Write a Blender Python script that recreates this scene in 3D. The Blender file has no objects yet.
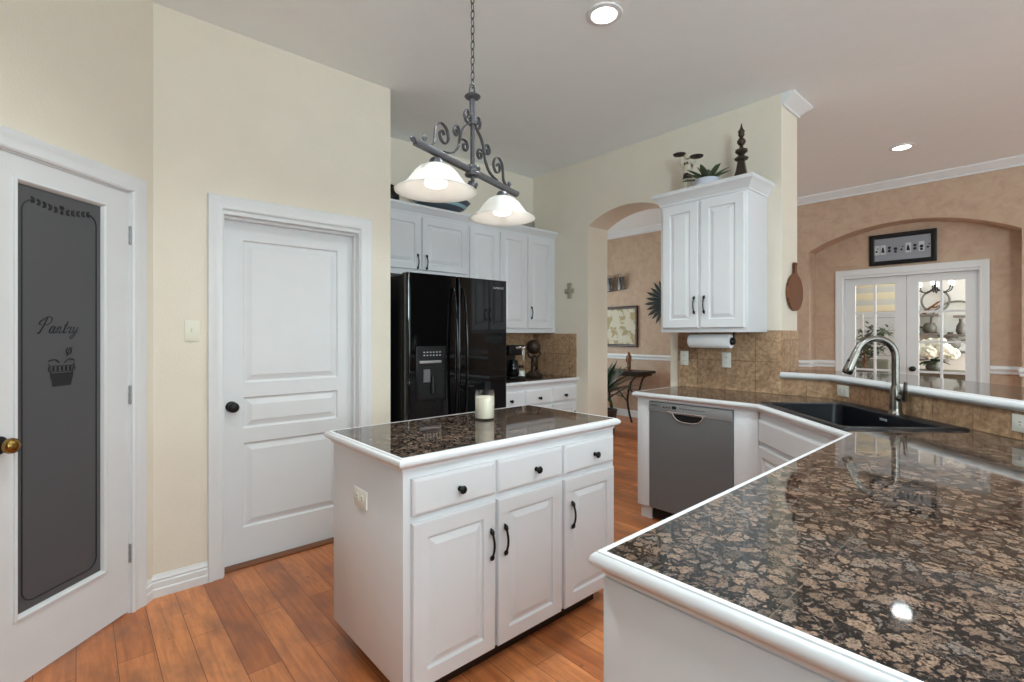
import bpy, bmesh, math, random
from mathutils import Matrix, Vector
random.seed(7)
PI = math.pi
SC = bpy.context.scene
COL = SC.collection

# ------------------------------------------------------------------ camera, world, exposure, big lights
cam_d = bpy.data.cameras.new('camera')
cam_d.sensor_width = 36.0
cam_d.lens = 487.0 / 1024.0 * 36.0
cam_d.shift_y = -6.4 / 1024.0
cam_d.clip_start = 0.02
cam = bpy.data.objects.new('camera', cam_d)
COL.objects.link(cam)
cam.location = (0, 0, 1.355)
cam.rotation_euler = (PI / 2, 0, math.radians(48.4 - 90))
SC.camera = cam

vs = SC.view_settings
vs.view_transform = 'Standard'
vs.look = 'None'
vs.gamma = 1.0
vs.use_curve_mapping = False
vs.exposure = -0.22
SC.display_settings.display_device = 'sRGB'

world = bpy.data.worlds.new('sky')
SC.world = world
world.use_nodes = True
bg = world.node_tree.nodes['Background']
bg.inputs[0].default_value = (0.86, 0.93, 1.0, 1)
bg.inputs[1].default_value = 2.4


def area_light(name, loc, direction, sx, sy, power, color=(1, 1, 1), spread=180):
    d = bpy.data.lights.new(name, 'AREA')
    d.shape = 'RECTANGLE'
    d.size, d.size_y = sx, sy
    d.energy = power
    d.color = color
    d.spread = math.radians(spread)
    o = bpy.data.objects.new(name, d)
    COL.objects.link(o)
    o.location = loc
    o.rotation_euler = Vector(direction).to_track_quat('-Z', 'Z').to_euler()
    return o


FILL_COL = (0.765, 0.97, 1.0)
# fill lights added in made-up window openings to brighten the rooms
area_light('added_fill_light', (1.2, -3.9, 1.55), (0, 1, 1.5), 3.6, 1.9, 55, FILL_COL)
area_light('added_fill_light', (4.2, -3.9, 1.55), (0, 1, 0.8), 1.8, 1.9, 34, FILL_COL)
area_light('added_fill_light', (-1.05, -2.9, 2.05), (1, 0.35, 1.5), 1.9, 1.1, 270, FILL_COL)
area_light('added_fill_light', (9.0, -1.9, 1.6), (0, 1, 0), 2.4, 1.9, 230, (0.84, 0.98, 1))
area_light('added_fill_light', (5.4, 5.9, 1.5), (0, -1, 0), 1.6, 1.6, 26, FILL_COL)


# ------------------------------------------------------------------ materials
def lin(c):
    return c / 12.92 if c <= 0.04045 else ((c + 0.055) / 1.055) ** 2.4


def rgb(r, g, b):
    return (lin(r / 255), lin(g / 255), lin(b / 255), 1)


MATS = {}


def mat(name, col, rough=0.5, metal=0.0, spec=0.5, coat=0.0, bump=None, emit=0.0, trans=0.0, ior=1.45):
    if name in MATS:
        return MATS[name]
    m = bpy.data.materials.new(name)
    m.use_nodes = True
    nt = m.node_tree
    b = nt.nodes['Principled BSDF']
    b.inputs['Base Color'].default_value = col
    b.inputs['Roughness'].default_value = rough
    b.inputs['Metallic'].default_value = metal
    b.inputs['Specular IOR Level'].default_value = spec
    b.inputs['Coat Weight'].default_value = coat
    b.inputs['IOR'].default_value = ior
    b.inputs['Transmission Weight'].default_value = trans
    if emit:
        b.inputs['Emission Color'].default_value = col
        b.inputs['Emission Strength'].default_value = emit
    tc = nt.nodes.new('ShaderNodeTexCoord')
    if bump:
        sc, st = bump
        n = nt.nodes.new('ShaderNodeTexNoise')
        n.inputs['Scale'].default_value = sc
        n.inputs['Detail'].default_value = 4
        nt.links.new(tc.outputs['Object'], n.inputs['Vector'])
        bp = nt.nodes.new('ShaderNodeBump')
        bp.inputs['Strength'].default_value = st
        bp.inputs['Distance'].default_value = 0.01
        nt.links.new(n.outputs['Fac'], bp.inputs['Height'])
        nt.links.new(bp.outputs['Normal'], b.inputs['Normal'])
    # faint natural unevenness of colour
    n2 = nt.nodes.new('ShaderNodeTexNoise')
    n2.inputs['Scale'].default_value = 6.0
    nt.links.new(tc.outputs['Object'], n2.inputs['Vector'])
    mx = nt.nodes.new('ShaderNodeMix')
    mx.data_type = 'RGBA'
    mx.inputs[6].default_value = tuple(c * 0.97 for c in col[:3]) + (1,)
    mx.inputs[7].default_value = tuple(min(1, c * 1.03) for c in col[:3]) + (1,)
    nt.links.new(n2.outputs['Fac'], mx.inputs[0])
    nt.links.new(mx.outputs[2], b.inputs['Base Color'])
    MATS[name] = m
    return m


class NT:
    """Small helper for node materials."""

    def __init__(self, name, rough=0.5, spec=0.5):
        self.m = bpy.data.materials.new(name)
        self.m.use_nodes = True
        self.t = self.m.node_tree
        self.b = self.t.nodes['Principled BSDF']
        self.b.inputs['Roughness'].default_value = rough
        self.b.inputs['Specular IOR Level'].default_value = spec
        self.tc = self.t.nodes.new('ShaderNodeTexCoord')
        MATS[name] = self.m

    def n(self, typ, **kw):
        nd = self.t.nodes.new(typ)
        for k, v in kw.items():
            if hasattr(nd, k):
                setattr(nd, k, v)
            else:
                nd.inputs[k.replace('_', ' ')].default_value = v
        return nd

    def l(self, a, b):
        self.t.links.new(a, b)

    def mapping(self, scale=(1, 1, 1), rot=(0, 0, 0), loc=(0, 0, 0), src=None):
        mp = self.n('ShaderNodeMapping')
        mp.inputs['Scale'].default_value = scale
        mp.inputs['Rotation'].default_value = rot
        mp.inputs['Location'].default_value = loc
        self.l(src or self.tc.outputs['Object'], mp.inputs['Vector'])
        return mp.outputs['Vector']

    def noise(self, vec, scale, detail=4, rough=0.55, dist=0.0):
        n = self.n('ShaderNodeTexNoise')
        n.inputs['Scale'].default_value = scale
        n.inputs['Detail'].default_value = detail
        n.inputs['Roughness'].default_value = rough
        n.inputs['Distortion'].default_value = dist
        self.l(vec, n.inputs['Vector'])
        return n.outputs['Fac']

    def ramp(self, fac, stops):
        r = self.n('ShaderNodeValToRGB')
        el = r.color_ramp.elements
        while len(el) < len(stops):
            el.new(0.5)
        for e, (p, c) in zip(el, stops):
            e.position = p
            e.color = c
        self.l(fac, r.inputs['Fac'])
        return r.outputs['Color']

    def mix(self, fac, a, b, mode='MIX'):
        mx = self.n('ShaderNodeMix')
        mx.data_type = 'RGBA'
        mx.blend_type = mode
        for i, v in ((0, fac), (6, a), (7, b)):
            if isinstance(v, (int, float, tuple)):
                mx.inputs[i].default_value = v
            else:
                self.l(v, mx.inputs[i])
        return mx.outputs[2]

    def math(self, op, a, b=0.0):
        mn = self.n('ShaderNodeMath')
        mn.operation = op
        for i, v in ((0, a), (1, b)):
            if isinstance(v, (int, float)):
                mn.inputs[i].default_value = v
            else:
                self.l(v, mn.inputs[i])
        return mn.outputs[0]

    def bump(self, h, strength=0.3, dist=0.01):
        bp = self.n('ShaderNodeBump')
        bp.inputs['Strength'].default_value = strength
        bp.inputs['Distance'].default_value = dist
        self.l(h, bp.inputs['Height'])
        self.l(bp.outputs['Normal'], self.b.inputs['Normal'])


def build_materials():
    W = rgb
    mat('white_paint', W(224, 223, 226), 0.32, bump=(90, 0.03))
    mat('door_white', W(224, 223, 224), 0.38)
    mat('trim_white', W(227, 226, 227), 0.35)
    mat('cream_wall', W(233, 222, 206), 0.6, bump=(120, 0.25))
    mat('unseen_wall_dark', W(84, 78, 72), 0.6)  # dark tone invented for unseen walls to limit bounce and reflections
    mat('ceiling_paint', W(246, 249, 250), 0.45, bump=(140, 0.25))
    mat('black_iron', W(26, 25, 26), 0.38, metal=0.4)
    mat('pewter_iron', W(96, 94, 98), 0.42, metal=0.55, bump=(60, 0.2))
    mat('black_gloss', W(7, 7, 9), 0.05, spec=0.5)
    mat('black_plastic', W(13, 13, 15), 0.35, spec=0.35)
    mat('dark_seam', W(6, 6, 7), 0.6)
    mat('steel', W(150, 150, 152), 0.38, metal=0.4)
    mat('steel_dark', W(118, 119, 121), 0.42, metal=0.35)
    mat('brushed_nickel', W(134, 130, 124), 0.27, metal=1.0)
    mat('chrome', W(220, 220, 222), 0.12, metal=1.0)
    mat('brass', W(150, 120, 66), 0.22, metal=1.0)
    mat('silver_print', W(190, 192, 196), 0.35, metal=0.5)
    mat('sink_composite', W(17, 18, 24), 0.33, bump=(300, 0.15))
    mat('plate_white', W(238, 236, 228), 0.35)
    mat('plate_almond', W(232, 228, 210), 0.35)
    mat('slot_dark', W(70, 68, 64), 0.6)
    mat('wax', W(240, 230, 210), 0.45)
    mat('paper', W(246, 246, 248), 0.85, bump=(150, 0.2))
    mat('pane_frost', W(84, 84, 87), 0.32, spec=0.6, bump=(400, 0.1))
    mat('etch_dark', W(36, 36, 39), 0.5)
    mat('leaf_green', W(82, 92, 66), 0.5)
    mat('leaf_dark', W(46, 66, 40), 0.45)
    mat('leaf_olive', W(96, 110, 84), 0.6)
    mat('petal_white', W(245, 247, 232), 0.7)
    mat('spike_black', W(24, 32, 30), 0.5)
    mat('pot_white', W(214, 216, 228), 0.5)
    mat('bronze_dark', W(58, 45, 36), 0.4, metal=0.35, bump=(50, 0.4))
    mat('finial_bronze', W(62, 50, 42), 0.45, metal=0.3, bump=(60, 0.3))
    mat('figure_cream', W(214, 202, 182), 0.6)
    mat('figure_dark', W(48, 36, 32), 0.5)
    mat('cross_stone', W(168, 160, 138), 0.7, bump=(80, 0.5))
    mat('carved_brown', W(124, 78, 44), 0.5, bump=(40, 0.4))
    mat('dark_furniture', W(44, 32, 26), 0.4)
    mat('frame_black', W(20, 18, 20), 0.35)
    mat('frame_mahogany', W(58, 30, 26), 0.35)
    mat('photo_mat', W(150, 152, 160), 0.6)
    mat('photo_dark', W(34, 34, 38), 0.4)
    mat('photo_light', W(200, 202, 206), 0.4)
    mat('shelf_grey', W(128, 122, 116), 0.6)
    mat('vase_grey', W(110, 106, 98), 0.5, bump=(60, 0.4))
    mat('sofa_olive', W(116, 112, 98), 0.85)
    mat('sitting_wall', W(240, 240, 236), 0.7)
    mat('bulb_glow', (1.0, 0.95, 0.87, 1), 0.5, emit=1.5)
    mat('can_glow', (1.0, 0.97, 0.92, 1), 0.5, emit=14.0)
    mat('lamp_glow', (1.0, 0.97, 0.93, 1), 0.5, emit=1.6)
    mat('metal_sculpture', W(120, 116, 114), 0.3, metal=0.8)
    mat('bowl_blue', W(78, 88, 98), 0.4)
    mat('bowl_glaze', W(150, 186, 196), 0.3)
    mat('terracotta', W(60, 44, 36), 0.6)
    mat('jar_grey', W(150, 142, 134), 0.5)
    mat('label_dark', W(60, 60, 70), 0.5)
    mat('threshold_wood', W(120, 72, 42), 0.45)

    # clear glass of panes and jar: lets daylight straight through
    g = bpy.data.materials.new('clear_glass')
    g.use_nodes = True
    t = g.node_tree
    t.nodes.remove(t.nodes['Principled BSDF'])
    tr = t.nodes.new('ShaderNodeBsdfTransparent')
    gl = t.nodes.new('ShaderNodeBsdfGlossy')
    gl.inputs['Roughness'].default_value = 0.03
    fr = t.nodes.new('ShaderNodeLayerWeight')
    fr.inputs['Blend'].default_value = 0.12
    mx = t.nodes.new('ShaderNodeMixShader')
    t.links.new(fr.outputs['Facing'], mx.inputs[0])
    t.links.new(tr.outputs[0], mx.inputs[1])
    t.links.new(gl.outputs[0], mx.inputs[2])
    t.links.new(mx.outputs[0], t.nodes['Material Output'].inputs[0])
    MATS['clear_glass'] = g

    # alabaster glass of the lamp shades
    g = bpy.data.materials.new('shade_glass')
    g.use_nodes = True
    t = g.node_tree
    b = t.nodes['Principled BSDF']
    b.inputs['Base Color'].default_value = W(240, 240, 238)
    b.inputs['Roughness'].default_value = 0.35
    tl = t.nodes.new('ShaderNodeBsdfTranslucent')
    tl.inputs[0].default_value = W(236, 234, 230)
    tcn = t.nodes.new('ShaderNodeTexCoord')
    nz = t.nodes.new('ShaderNodeTexNoise')
    nz.inputs['Scale'].default_value = 9
    nz.inputs['Distortion'].default_value = 2.0
    t.links.new(tcn.outputs['Object'], nz.inputs['Vector'])
    mr = t.nodes.new('ShaderNodeMapRange')
    mr.inputs[3].default_value = 0.35
    mr.inputs[4].default_value = 0.55
    t.links.new(nz.outputs['Fac'], mr.inputs[0])
    mx = t.nodes.new('ShaderNodeMixShader')
    t.links.new(mr.outputs[0], mx.inputs[0])
    t.links.new(b.outputs[0], mx.inputs[1])
    t.links.new(tl.outputs[0], mx.inputs[2])
    t.links.new(mx.outputs[0], t.nodes['Material Output'].inputs[0])
    MATS['shade_glass'] = g

    # hand-scraped plank floor, boards along Y
    k = NT('plank_floor', 0.34, 0.45)
    v = k.mapping(rot=(0, 0, PI / 2))
    br = k.n('ShaderNodeTexBrick')
    br.offset = 0.37
    br.offset_frequency = 2
    br.inputs['Scale'].default_value = 1.0
    br.inputs['Brick Width'].default_value = 1.15
    br.inputs['Row Height'].default_value = 0.128
    br.inputs['Mortar Size'].default_value = 0.0014
    br.inputs['Mortar Smooth'].default_value = 0.3
    br.inputs['Color1'].default_value = W(230, 150, 96)
    br.inputs['Color2'].default_value = W(190, 113, 68)
    br.inputs['Mortar'].default_value = W(104, 60, 36)
    k.l(v, br.inputs['Vector'])
    gv = k.mapping(scale=(14, 1.1, 1))
    gr = k.noise(gv, 3.0, 6, 0.62, 0.4)
    blot = k.noise(k.mapping(scale=(3, 1.6, 1)), 2.2, 4)
    c = k.mix(0.55, br.outputs['Color'], k.ramp(gr, [(0.3, W(168, 132, 104)), (0.62, W(255, 250, 240))]), 'MULTIPLY')
    c = k.mix(k.ramp(blot, [(0.46, (0, 0, 0, 1)), (0.68, (0.6, 0.6, 0.6, 1))]), c, W(128, 84, 66))
    kn = k.noise(k.mapping(scale=(5, 2.4, 1)), 5.0, 2)
    c = k.mix(k.ramp(kn, [(0.72, (0, 0, 0, 1)), (0.78, (0.45, 0.45, 0.45, 1))]), c, W(86, 50, 34))
    k.l(c, k.b.inputs['Base Color'])
    hh = k.math('MULTIPLY', k.math('SUBTRACT', 1.0, br.outputs['Fac']), k.math('ADD', 0.7, k.math('MULTIPLY', gr, 0.3)))
    k.bump(hh, 0.35, 0.004)

    # polished speckled granite tiles
    k = NT('granite', 0.045, 0.5)
    base = k.tc.outputs['Object']
    wn = k.n('ShaderNodeTexNoise')
    wn.inputs['Scale'].default_value = 95
    wn.inputs['Detail'].default_value = 3
    k.l(base, wn.inputs['Vector'])
    va = k.n('ShaderNodeVectorMath')
    va.operation = 'MULTIPLY_ADD'
    k.l(wn.outputs['Color'], va.inputs[0])
    va.inputs[1].default_value = (0.017, 0.017, 0.017)
    k.l(base, va.inputs[2])
    vo = k.n('ShaderNodeTexVoronoi')
    vo.feature = 'DISTANCE_TO_EDGE'
    vo.inputs['Scale'].default_value = 36
    k.l(va.outputs[0], vo.inputs['Vector'])
    vc = k.n('ShaderNodeTexVoronoi')
    vc.inputs['Scale'].default_value = 36
    k.l(va.outputs[0], vc.inputs['Vector'])
    fine = k.noise(base, 260, 3, 0.7)
    med = k.noise(base, 140, 4, 0.75)
    big = k.noise(base, 22, 3, 0.6)
    sep = k.n('ShaderNodeSeparateColor')
    k.l(vc.outputs['Color'], sep.inputs[0])
    tan = k.ramp(sep.outputs[0], [(0.0, W(84, 74, 69)), (0.35, W(122, 102, 90)), (0.75, W(150, 126, 110)), (1.0, W(116, 108, 104))])
    tan = k.mix(0.85, tan, k.ramp(fine, [(0.38, W(112, 102, 96)), (0.56, W(255, 250, 244))]), 'MULTIPLY')
    dark = k.ramp(fine, [(0.42, W(5, 5, 7)), (0.58, W(18, 18, 20)), (0.70, W(96, 92, 90))])
    e = k.math('ADD', vo.outputs['Distance'], k.math('MULTIPLY', k.math('SUBTRACT', med, 0.5), 0.85))
    e = k.math('ADD', e, k.math('MULTIPLY', k.math('SUBTRACT', big, 0.5), 0.42))
    e = k.math('ADD', e, k.math('MULTIPLY', k.math('SUBTRACT', sep.outputs[1], 0.5), 0.10))
    c = k.mix(k.ramp(e, [(0.078, (0, 0, 0, 1)), (0.13, (1, 1, 1, 1))]), dark, tan)
    sx = k.n('ShaderNodeSeparateXYZ')
    k.l(base, sx.inputs[0])
    f = k.math('FRACT', k.math('MULTIPLY', sx.outputs['Y'], 1 / 0.31))
    line = k.math('LESS_THAN', f, 0.006)
    c = k.mix(k.math('MULTIPLY', line, 0.4), c, W(128, 116, 104))
    k.l(c, k.b.inputs['Base Color'])

    # tumbled stone backsplash tile; laid in the local X-Z plane of each piece
    k = NT('stone_tile', 0.42, 0.4)
    tv = k.n('ShaderNodeTexBrick')
    tv.offset = 0.0
    tv.inputs['Scale'].default_value = 1.0
    tv.inputs['Brick Width'].default_value = 0.225
    tv.inputs['Row Height'].default_value = 0.2275
    tv.inputs['Mortar Size'].default_value = 0.003
    tv.inputs['Mortar Smooth'].default_value = 0.4
    tv.inputs['Color1'].default_value = W(222, 192, 164)
    tv.inputs['Color2'].default_value = W(188, 154, 128)
    tv.inputs['Mortar'].default_value = W(168, 138, 112)
    k.l(k.mapping(rot=(-PI / 2, 0, 0)), tv.inputs['Vector'])
    a = k.noise(k.tc.outputs['Object'], 9, 7, 0.72, 2.2)
    b2 = k.noise(k.tc.outputs['Object'], 42, 4, 0.6, 0.5)
    c = k.mix(0.75, tv.outputs['Color'], k.ramp(a, [(0.3, W(150, 128, 112)), (0.5, W(226, 212, 196)), (0.7, W(255, 248, 236))]), 'MULTIPLY')
    c = k.mix(0.6, c, k.ramp(b2, [(0.34, W(158, 142, 128)), (0.6, W(255, 252, 246))]), 'MULTIPLY')
    k.l(c, k.b.inputs['Base Color'])
    k.bump(k.math('ADD', tv.outputs['Fac'], k.math('MULTIPLY', b2, -0.3)), -0.25, 0.004)

    # peach colour-washed plaster
    k = NT('peach_plaster', 0.6, 0.35)
    a = k.noise(k.tc.outputs['Object'], 2.1, 6, 0.62, 0.7)
    b2 = k.noise(k.tc.outputs['Object'], 9, 5, 0.6, 0.6)
    c = k.mix(a, W(190, 160, 138), W(208, 182, 158))
    c = k.mix(k.ramp(b2, [(0.4, (0, 0, 0, 1)), (0.68, (0.6, 0.6, 0.6, 1))]), c, W(178, 146, 126))
    k.l(c, k.b.inputs['Base Color'])
    k.bump(b2, 0.15, 0.01)

    # round-paddle cutting board and similar oiled wood
    k = NT('board_wood', 0.45, 0.4)
    wv = k.n('ShaderNodeTexWave')
    wv.inputs['Scale'].default_value = 14
    wv.inputs['Distortion'].default_value = 3
    wv.inputs['Detail'].default_value = 3
    k.l(k.tc.outputs['Object'], wv.inputs['Vector'])
    k.l(k.mix(wv.outputs['Fac'], W(92, 52, 32), W(134, 84, 52)), k.b.inputs['Base Color'])

    # parchment world map print
    k = NT('map_print', 0.6, 0.3)
    a = k.noise(k.mapping(scale=(1, 1, 1), loc=(3.1, 0.4, 1.7)), 5.5, 5, 0.6, 0.3)
    c = k.mix(k.ramp(a, [(0.5, (0, 0, 0, 1)), (0.53, (1, 1, 1, 1))]), W(206, 196, 176),
              k.ramp(k.noise(k.tc.outputs['Object'], 9, 2), [(0.4, W(176, 150, 112)), (0.6, W(160, 152, 112))]))
    k.l(c, k.b.inputs['Base Color'])

    # white painted brick seen through the left french door
    k = NT('white_brick', 0.7, 0.3)
    tv = k.n('ShaderNodeTexBrick')
    tv.inputs['Scale'].default_value = 1.0
    tv.inputs['Brick Width'].default_value = 0.22
    tv.inputs['Row Height'].default_value = 0.075
    tv.inputs['Mortar Size'].default_value = 0.006
    tv.inputs['Color1'].default_value = W(238, 236, 232)
    tv.inputs['Color2'].default_value = W(226, 224, 220)
    tv.inputs['Mortar'].default_value = W(190, 186, 180)
    k.l(k.mapping(rot=(-PI / 2, 0, -PI / 2)), tv.inputs['Vector'])
    k.l(tv.outputs['Color'], k.b.inputs['Base Color'])
    # banded fabric window shade
    k = NT('shade_fabric', 0.8, 0.2)
    sx = k.n('ShaderNodeSeparateXYZ')
    k.l(k.tc.outputs['Object'], sx.inputs[0])
    f = k.math('FRACT', k.math('MULTIPLY', sx.outputs['Z'], 5.0))
    k.l(k.ramp(f, [(0.0, W(232, 222, 190)), (0.5, W(238, 230, 204)), (0.55, W(206, 208, 204)), (1.0, W(214, 214, 206))]), k.b.inputs['Base Color'])


build_materials()

# ------------------------------------------------------------------ mesh tools
I4 = Matrix.Identity(4)


def frame(loc, deg=0.0):
    return Matrix.Translation(Vector(loc)) @ Matrix.Rotation(math.radians(deg), 4, 'Z')


class MB:
    """Collects shapes; coordinates pass through self.M (a local frame) into world space."""

    def __init__(self, M=None):
        self.bm = bmesh.new()
        self.M = M or I4

    def v(self, p):
        return self.bm.verts.new(self.M @ Vector(p))

    def face(self, vs):
        try:
            return self.bm.faces.new(vs)
        except ValueError:
            return None

    def box(self, x0, x1, y0, y1, z0, z1, bev=0.0):
        c = [self.v(p) for p in ((x0, y0, z0), (x1, y0, z0), (x1, y1, z0), (x0, y1, z0),
                                 (x0, y0, z1), (x1, y0, z1), (x1, y1, z1), (x0, y1, z1))]
        fs = [self.face([c[i] for i in q]) for q in
              ((0, 3, 2, 1), (4, 5, 6, 7), (0, 1, 5, 4), (1, 2, 6, 5), (2, 3, 7, 6), (3, 0, 4, 7))]
        if bev:
            es = list({e for f in fs for e in f.edges})
            bmesh.ops.bevel(self.bm, geom=es, offset=bev, segments=2, profile=0.5, affect='EDGES')
        return self

    def loops(self, rings, close=True, cap0=True, cap1=True):
        """Skin consecutive rings of points (same count)."""
        vr = [[self.v(p) for p in r] for r in rings]
        n = len(vr[0])
        for a, b in zip(vr, vr[1:]):
            for i in range(n if close else n - 1):
                j = (i + 1) % n
                self.face([a[i], a[j], b[j], b[i]])
        if cap0 and len(vr[0]) > 2:
            self.face(list(reversed(vr[0])))
        if cap1 and len(vr[-1]) > 2:
            self.face(vr[-1])
        return self

    def lathe(self, prof, o=(0, 0, 0), axis='z', seg=28, cap0=True, cap1=True):
        rings = []
        for r, h in prof:
            ring = []
            for i in range(seg):
                a = 2 * PI * i / seg
                c, s = r * math.cos(a), r * math.sin(a)
                if axis == 'z':
                    p = (o[0] + c, o[1] + s, o[2] + h)
                elif axis == 'y':        # h runs towards -y
                    p = (o[0] + c, o[1] - h, o[2] + s)
                else:
                    p = (o[0] + h, o[1] + c, o[2] + s)
                ring.append(p)
            rings.append(ring)
        return self.loops(rings, True, cap0, cap1)

    def tube(self, pts, r, seg=8, caps=True, flat=None):
        pts = [Vector(p) for p in pts]
        n = len(pts)
        rs = r if isinstance(r, (list, tuple)) else [r] * n
        tang = []
        for i in range(n):
            t = pts[min(i + 1, n - 1)] - pts[max(i - 1, 0)]
            tang.append(t.normalized() if t.length > 1e-9 else Vector((0, 0, 1)))
        up = Vector((0, 0, 1)) if abs(tang[0].z) < 0.9 else Vector((1, 0, 0))
        u = tang[0].cross(up).normalized()
        rings = []
        for i in range(n):
            u = (u - tang[i] * u.dot(tang[i]))
            if u.length < 1e-6:
                u = tang[i].orthogonal()
            u.normalize()
            w = tang[i].cross(u)
            fu, fw = (1, 1) if not flat else flat
            rings.append([pts[i] + u * (rs[i] * fu * math.cos(2 * PI * k / seg)) + w * (rs[i] * fw * math.sin(2 * PI * k / seg)) for k in range(seg)])
        return self.loops(rings, True, caps, caps)

    def prism(self, poly, a, b, fn=None, holes=()):
        """Extrude a 2-D polygon between heights a and b; fn maps (u, v, h) to a point."""
        fn = fn or (lambda u, v, h: (u, v, h))
        area = sum(poly[i][0] * poly[(i + 1) % len(poly)][1] - poly[(i + 1) % len(poly)][0] * poly[i][1] for i in range(len(poly)))
        if area < 0:
            poly = list(reversed(poly))
        all_loops = [poly] + [list(h) for h in holes]
        tops, bots = [], []
        for lp in all_loops:
            bots.append([self.v(fn(p[0], p[1], a)) for p in lp])
            tops.append([self.v(fn(p[0], p[1], b)) for p in lp])
        for B, T in zip(bots, tops):
            m = len(B)
            for i in range(m):
                j = (i + 1) % m
                self.face([B[i], B[j], T[j], T[i]])
        if holes:
            for L in (bots, tops):
                es = []
                for lp in L:
                    m = len(lp)
                    for i in range(m):
                        e = self.bm.edges.get((lp[i], lp[(i + 1) % m])) or self.bm.edges.new((lp[i], lp[(i + 1) % m]))
                        es.append(e)
                bmesh.ops.triangle_fill(self.bm, use_beauty=True, use_dissolve=False, edges=es)
        else:
            f1 = self.face(list(reversed(bots[0])))
            f2 = self.face(tops[0])
            ng = [f for f in (f1, f2) if f and len(f.verts) > 4]
            for f in ng:
                f.normal_update()
            if ng:
                bmesh.ops.triangulate(self.bm, faces=ng)
        return self

    def sweep(self, path, prof, fn=None, closed=False):
        """Mitred sweep of a profile [(offset to the left of travel, height)] along a 2-D path."""
        fn = fn or (lambda u, v, h: (u, v, h))
        n = len(path)
        P = [Vector(p) for p in path]
        rings = []
        for i in range(n):
            dirs = []
            if closed or i > 0:
                dirs.append((P[i] - P[i - 1]).normalized())
            if closed or i < n - 1:
                dirs.append((P[(i + 1) % n] - P[i]).normalized())
            ns = [Vector((-d.y, d.x)) for d in dirs]
            if len(ns) == 2:
                b = ns[0] + ns[1]
                m = b / max(0.25, (1 + ns[0].dot(ns[1])))
            else:
                m = ns[0]
            rings.append([fn(P[i].x + m.x * o, P[i].y + m.y * o, h) for o, h in prof])
        if closed:
            rings.append(rings[0])
        return self.loops(rings, True, not closed, not closed)


MW = {}


def finish(o, angle=38):
    me = o.data
    me.polygons.foreach_set('use_smooth', [True] * len(me.polygons))
    me.set_sharp_from_angle(angle=math.radians(angle))


def obj(name, mb, m, parent=None, label=None, smooth=38, kind=None):
    bm = mb.bm
    bmesh.ops.remove_doubles(bm, verts=bm.verts, dist=1e-6)
    bmesh.ops.recalc_face_normals(bm, faces=bm.faces)
    if parent is not None:
        base = MW[parent.name]
    else:
        xs = [v.co for v in bm.verts]
        lo = Vector((min(p.x for p in xs), min(p.y for p in xs), min(p.z for p in xs)))
        hi = Vector((max(p.x for p in xs), max(p.y for p in xs), max(p.z for p in xs)))
        base = Matrix.Translation(Vector(((lo.x + hi.x) / 2, (lo.y + hi.y) / 2, lo.z)))
        if mb.M != I4 and abs(mb.M.to_euler().z) > 1e-4:
            base = base @ Matrix.Rotation(mb.M.to_euler().z, 4, 'Z')
    bmesh.ops.transform(bm, matrix=base.inverted(), verts=bm.verts)
    me = bpy.data.meshes.new(name)
    bm.to_mesh(me)
    bm.free()
    o = bpy.data.objects.new(name, me)
    COL.objects.link(o)
    me.materials.append(MATS[m] if isinstance(m, str) else m)
    if parent is not None:
        o.parent = parent
    else:
        o.matrix_world = base
    MW[o.name] = base
    if name in ('door', 'drawer', 'leaf', 'false_drawer') and smooth == 38:
        smooth = 8
    finish(o, smooth)
    if label:
        o['label'] = label
    if kind:
        o['kind'] = kind
    return o


def tag(o, label, cat, group=None, kind=None):
    o['label'] = label
    o['category'] = cat
    if group:
        o['group'] = group
    if kind:
        o['kind'] = kind
    return o


def thing(name, label, cat, loc=(0, 0, 0), deg=0.0, group=None, kind=None):
    o = bpy.data.objects.new(name, None)
    COL.objects.link(o)
    o.empty_display_size = 0.05
    o.location = loc
    o.rotation_euler = (0, 0, math.radians(deg))
    MW[o.name] = frame(loc, deg)
    return tag(o, label, cat, group, kind)


def struct(name, mb, m, label, cat='wall', parent=None):
    o = obj(name, mb, m, parent)
    if parent is None:
        tag(o, label, cat, kind='structure')
    return o


# ------------------------------------------------------------------ layout numbers
CEIL = 3.07
YD = 3.11            # wall with the closed white door (faces -Y)
YF = 3.855           # wall behind the refrigerator
XA = 3.733           # wall with the archway (faces -X)
XA2 = 4.043
XF = 6.80            # peach wall of the next room
XR = 7.05            # back of its arched recess
TOP = 0.93           # counter height
R2 = math.sqrt(2)
PF = frame((0.284, 3.11, 0), 45)    # pantry wall: local x along wall, -y towards the room


def st(s, t):
    return ((s + t) / R2, (s - t) / R2)


# ------------------------------------------------------------------ room shell
mb = MB(); mb.box(-1.35, 10.8, -4.2, 6.2, -0.1, 0)
struct('floor', mb, 'plank_floor', 'hand scraped orange brown plank floor of the kitchen', 'floor')
mb = MB(); mb.box(-1.35, 9.72, -4.2, 6.2, CEIL, CEIL + 0.1)
struct('ceiling', mb, 'ceiling_paint', 'plain pale grey textured ceiling over the kitchen', 'ceiling')

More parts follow.
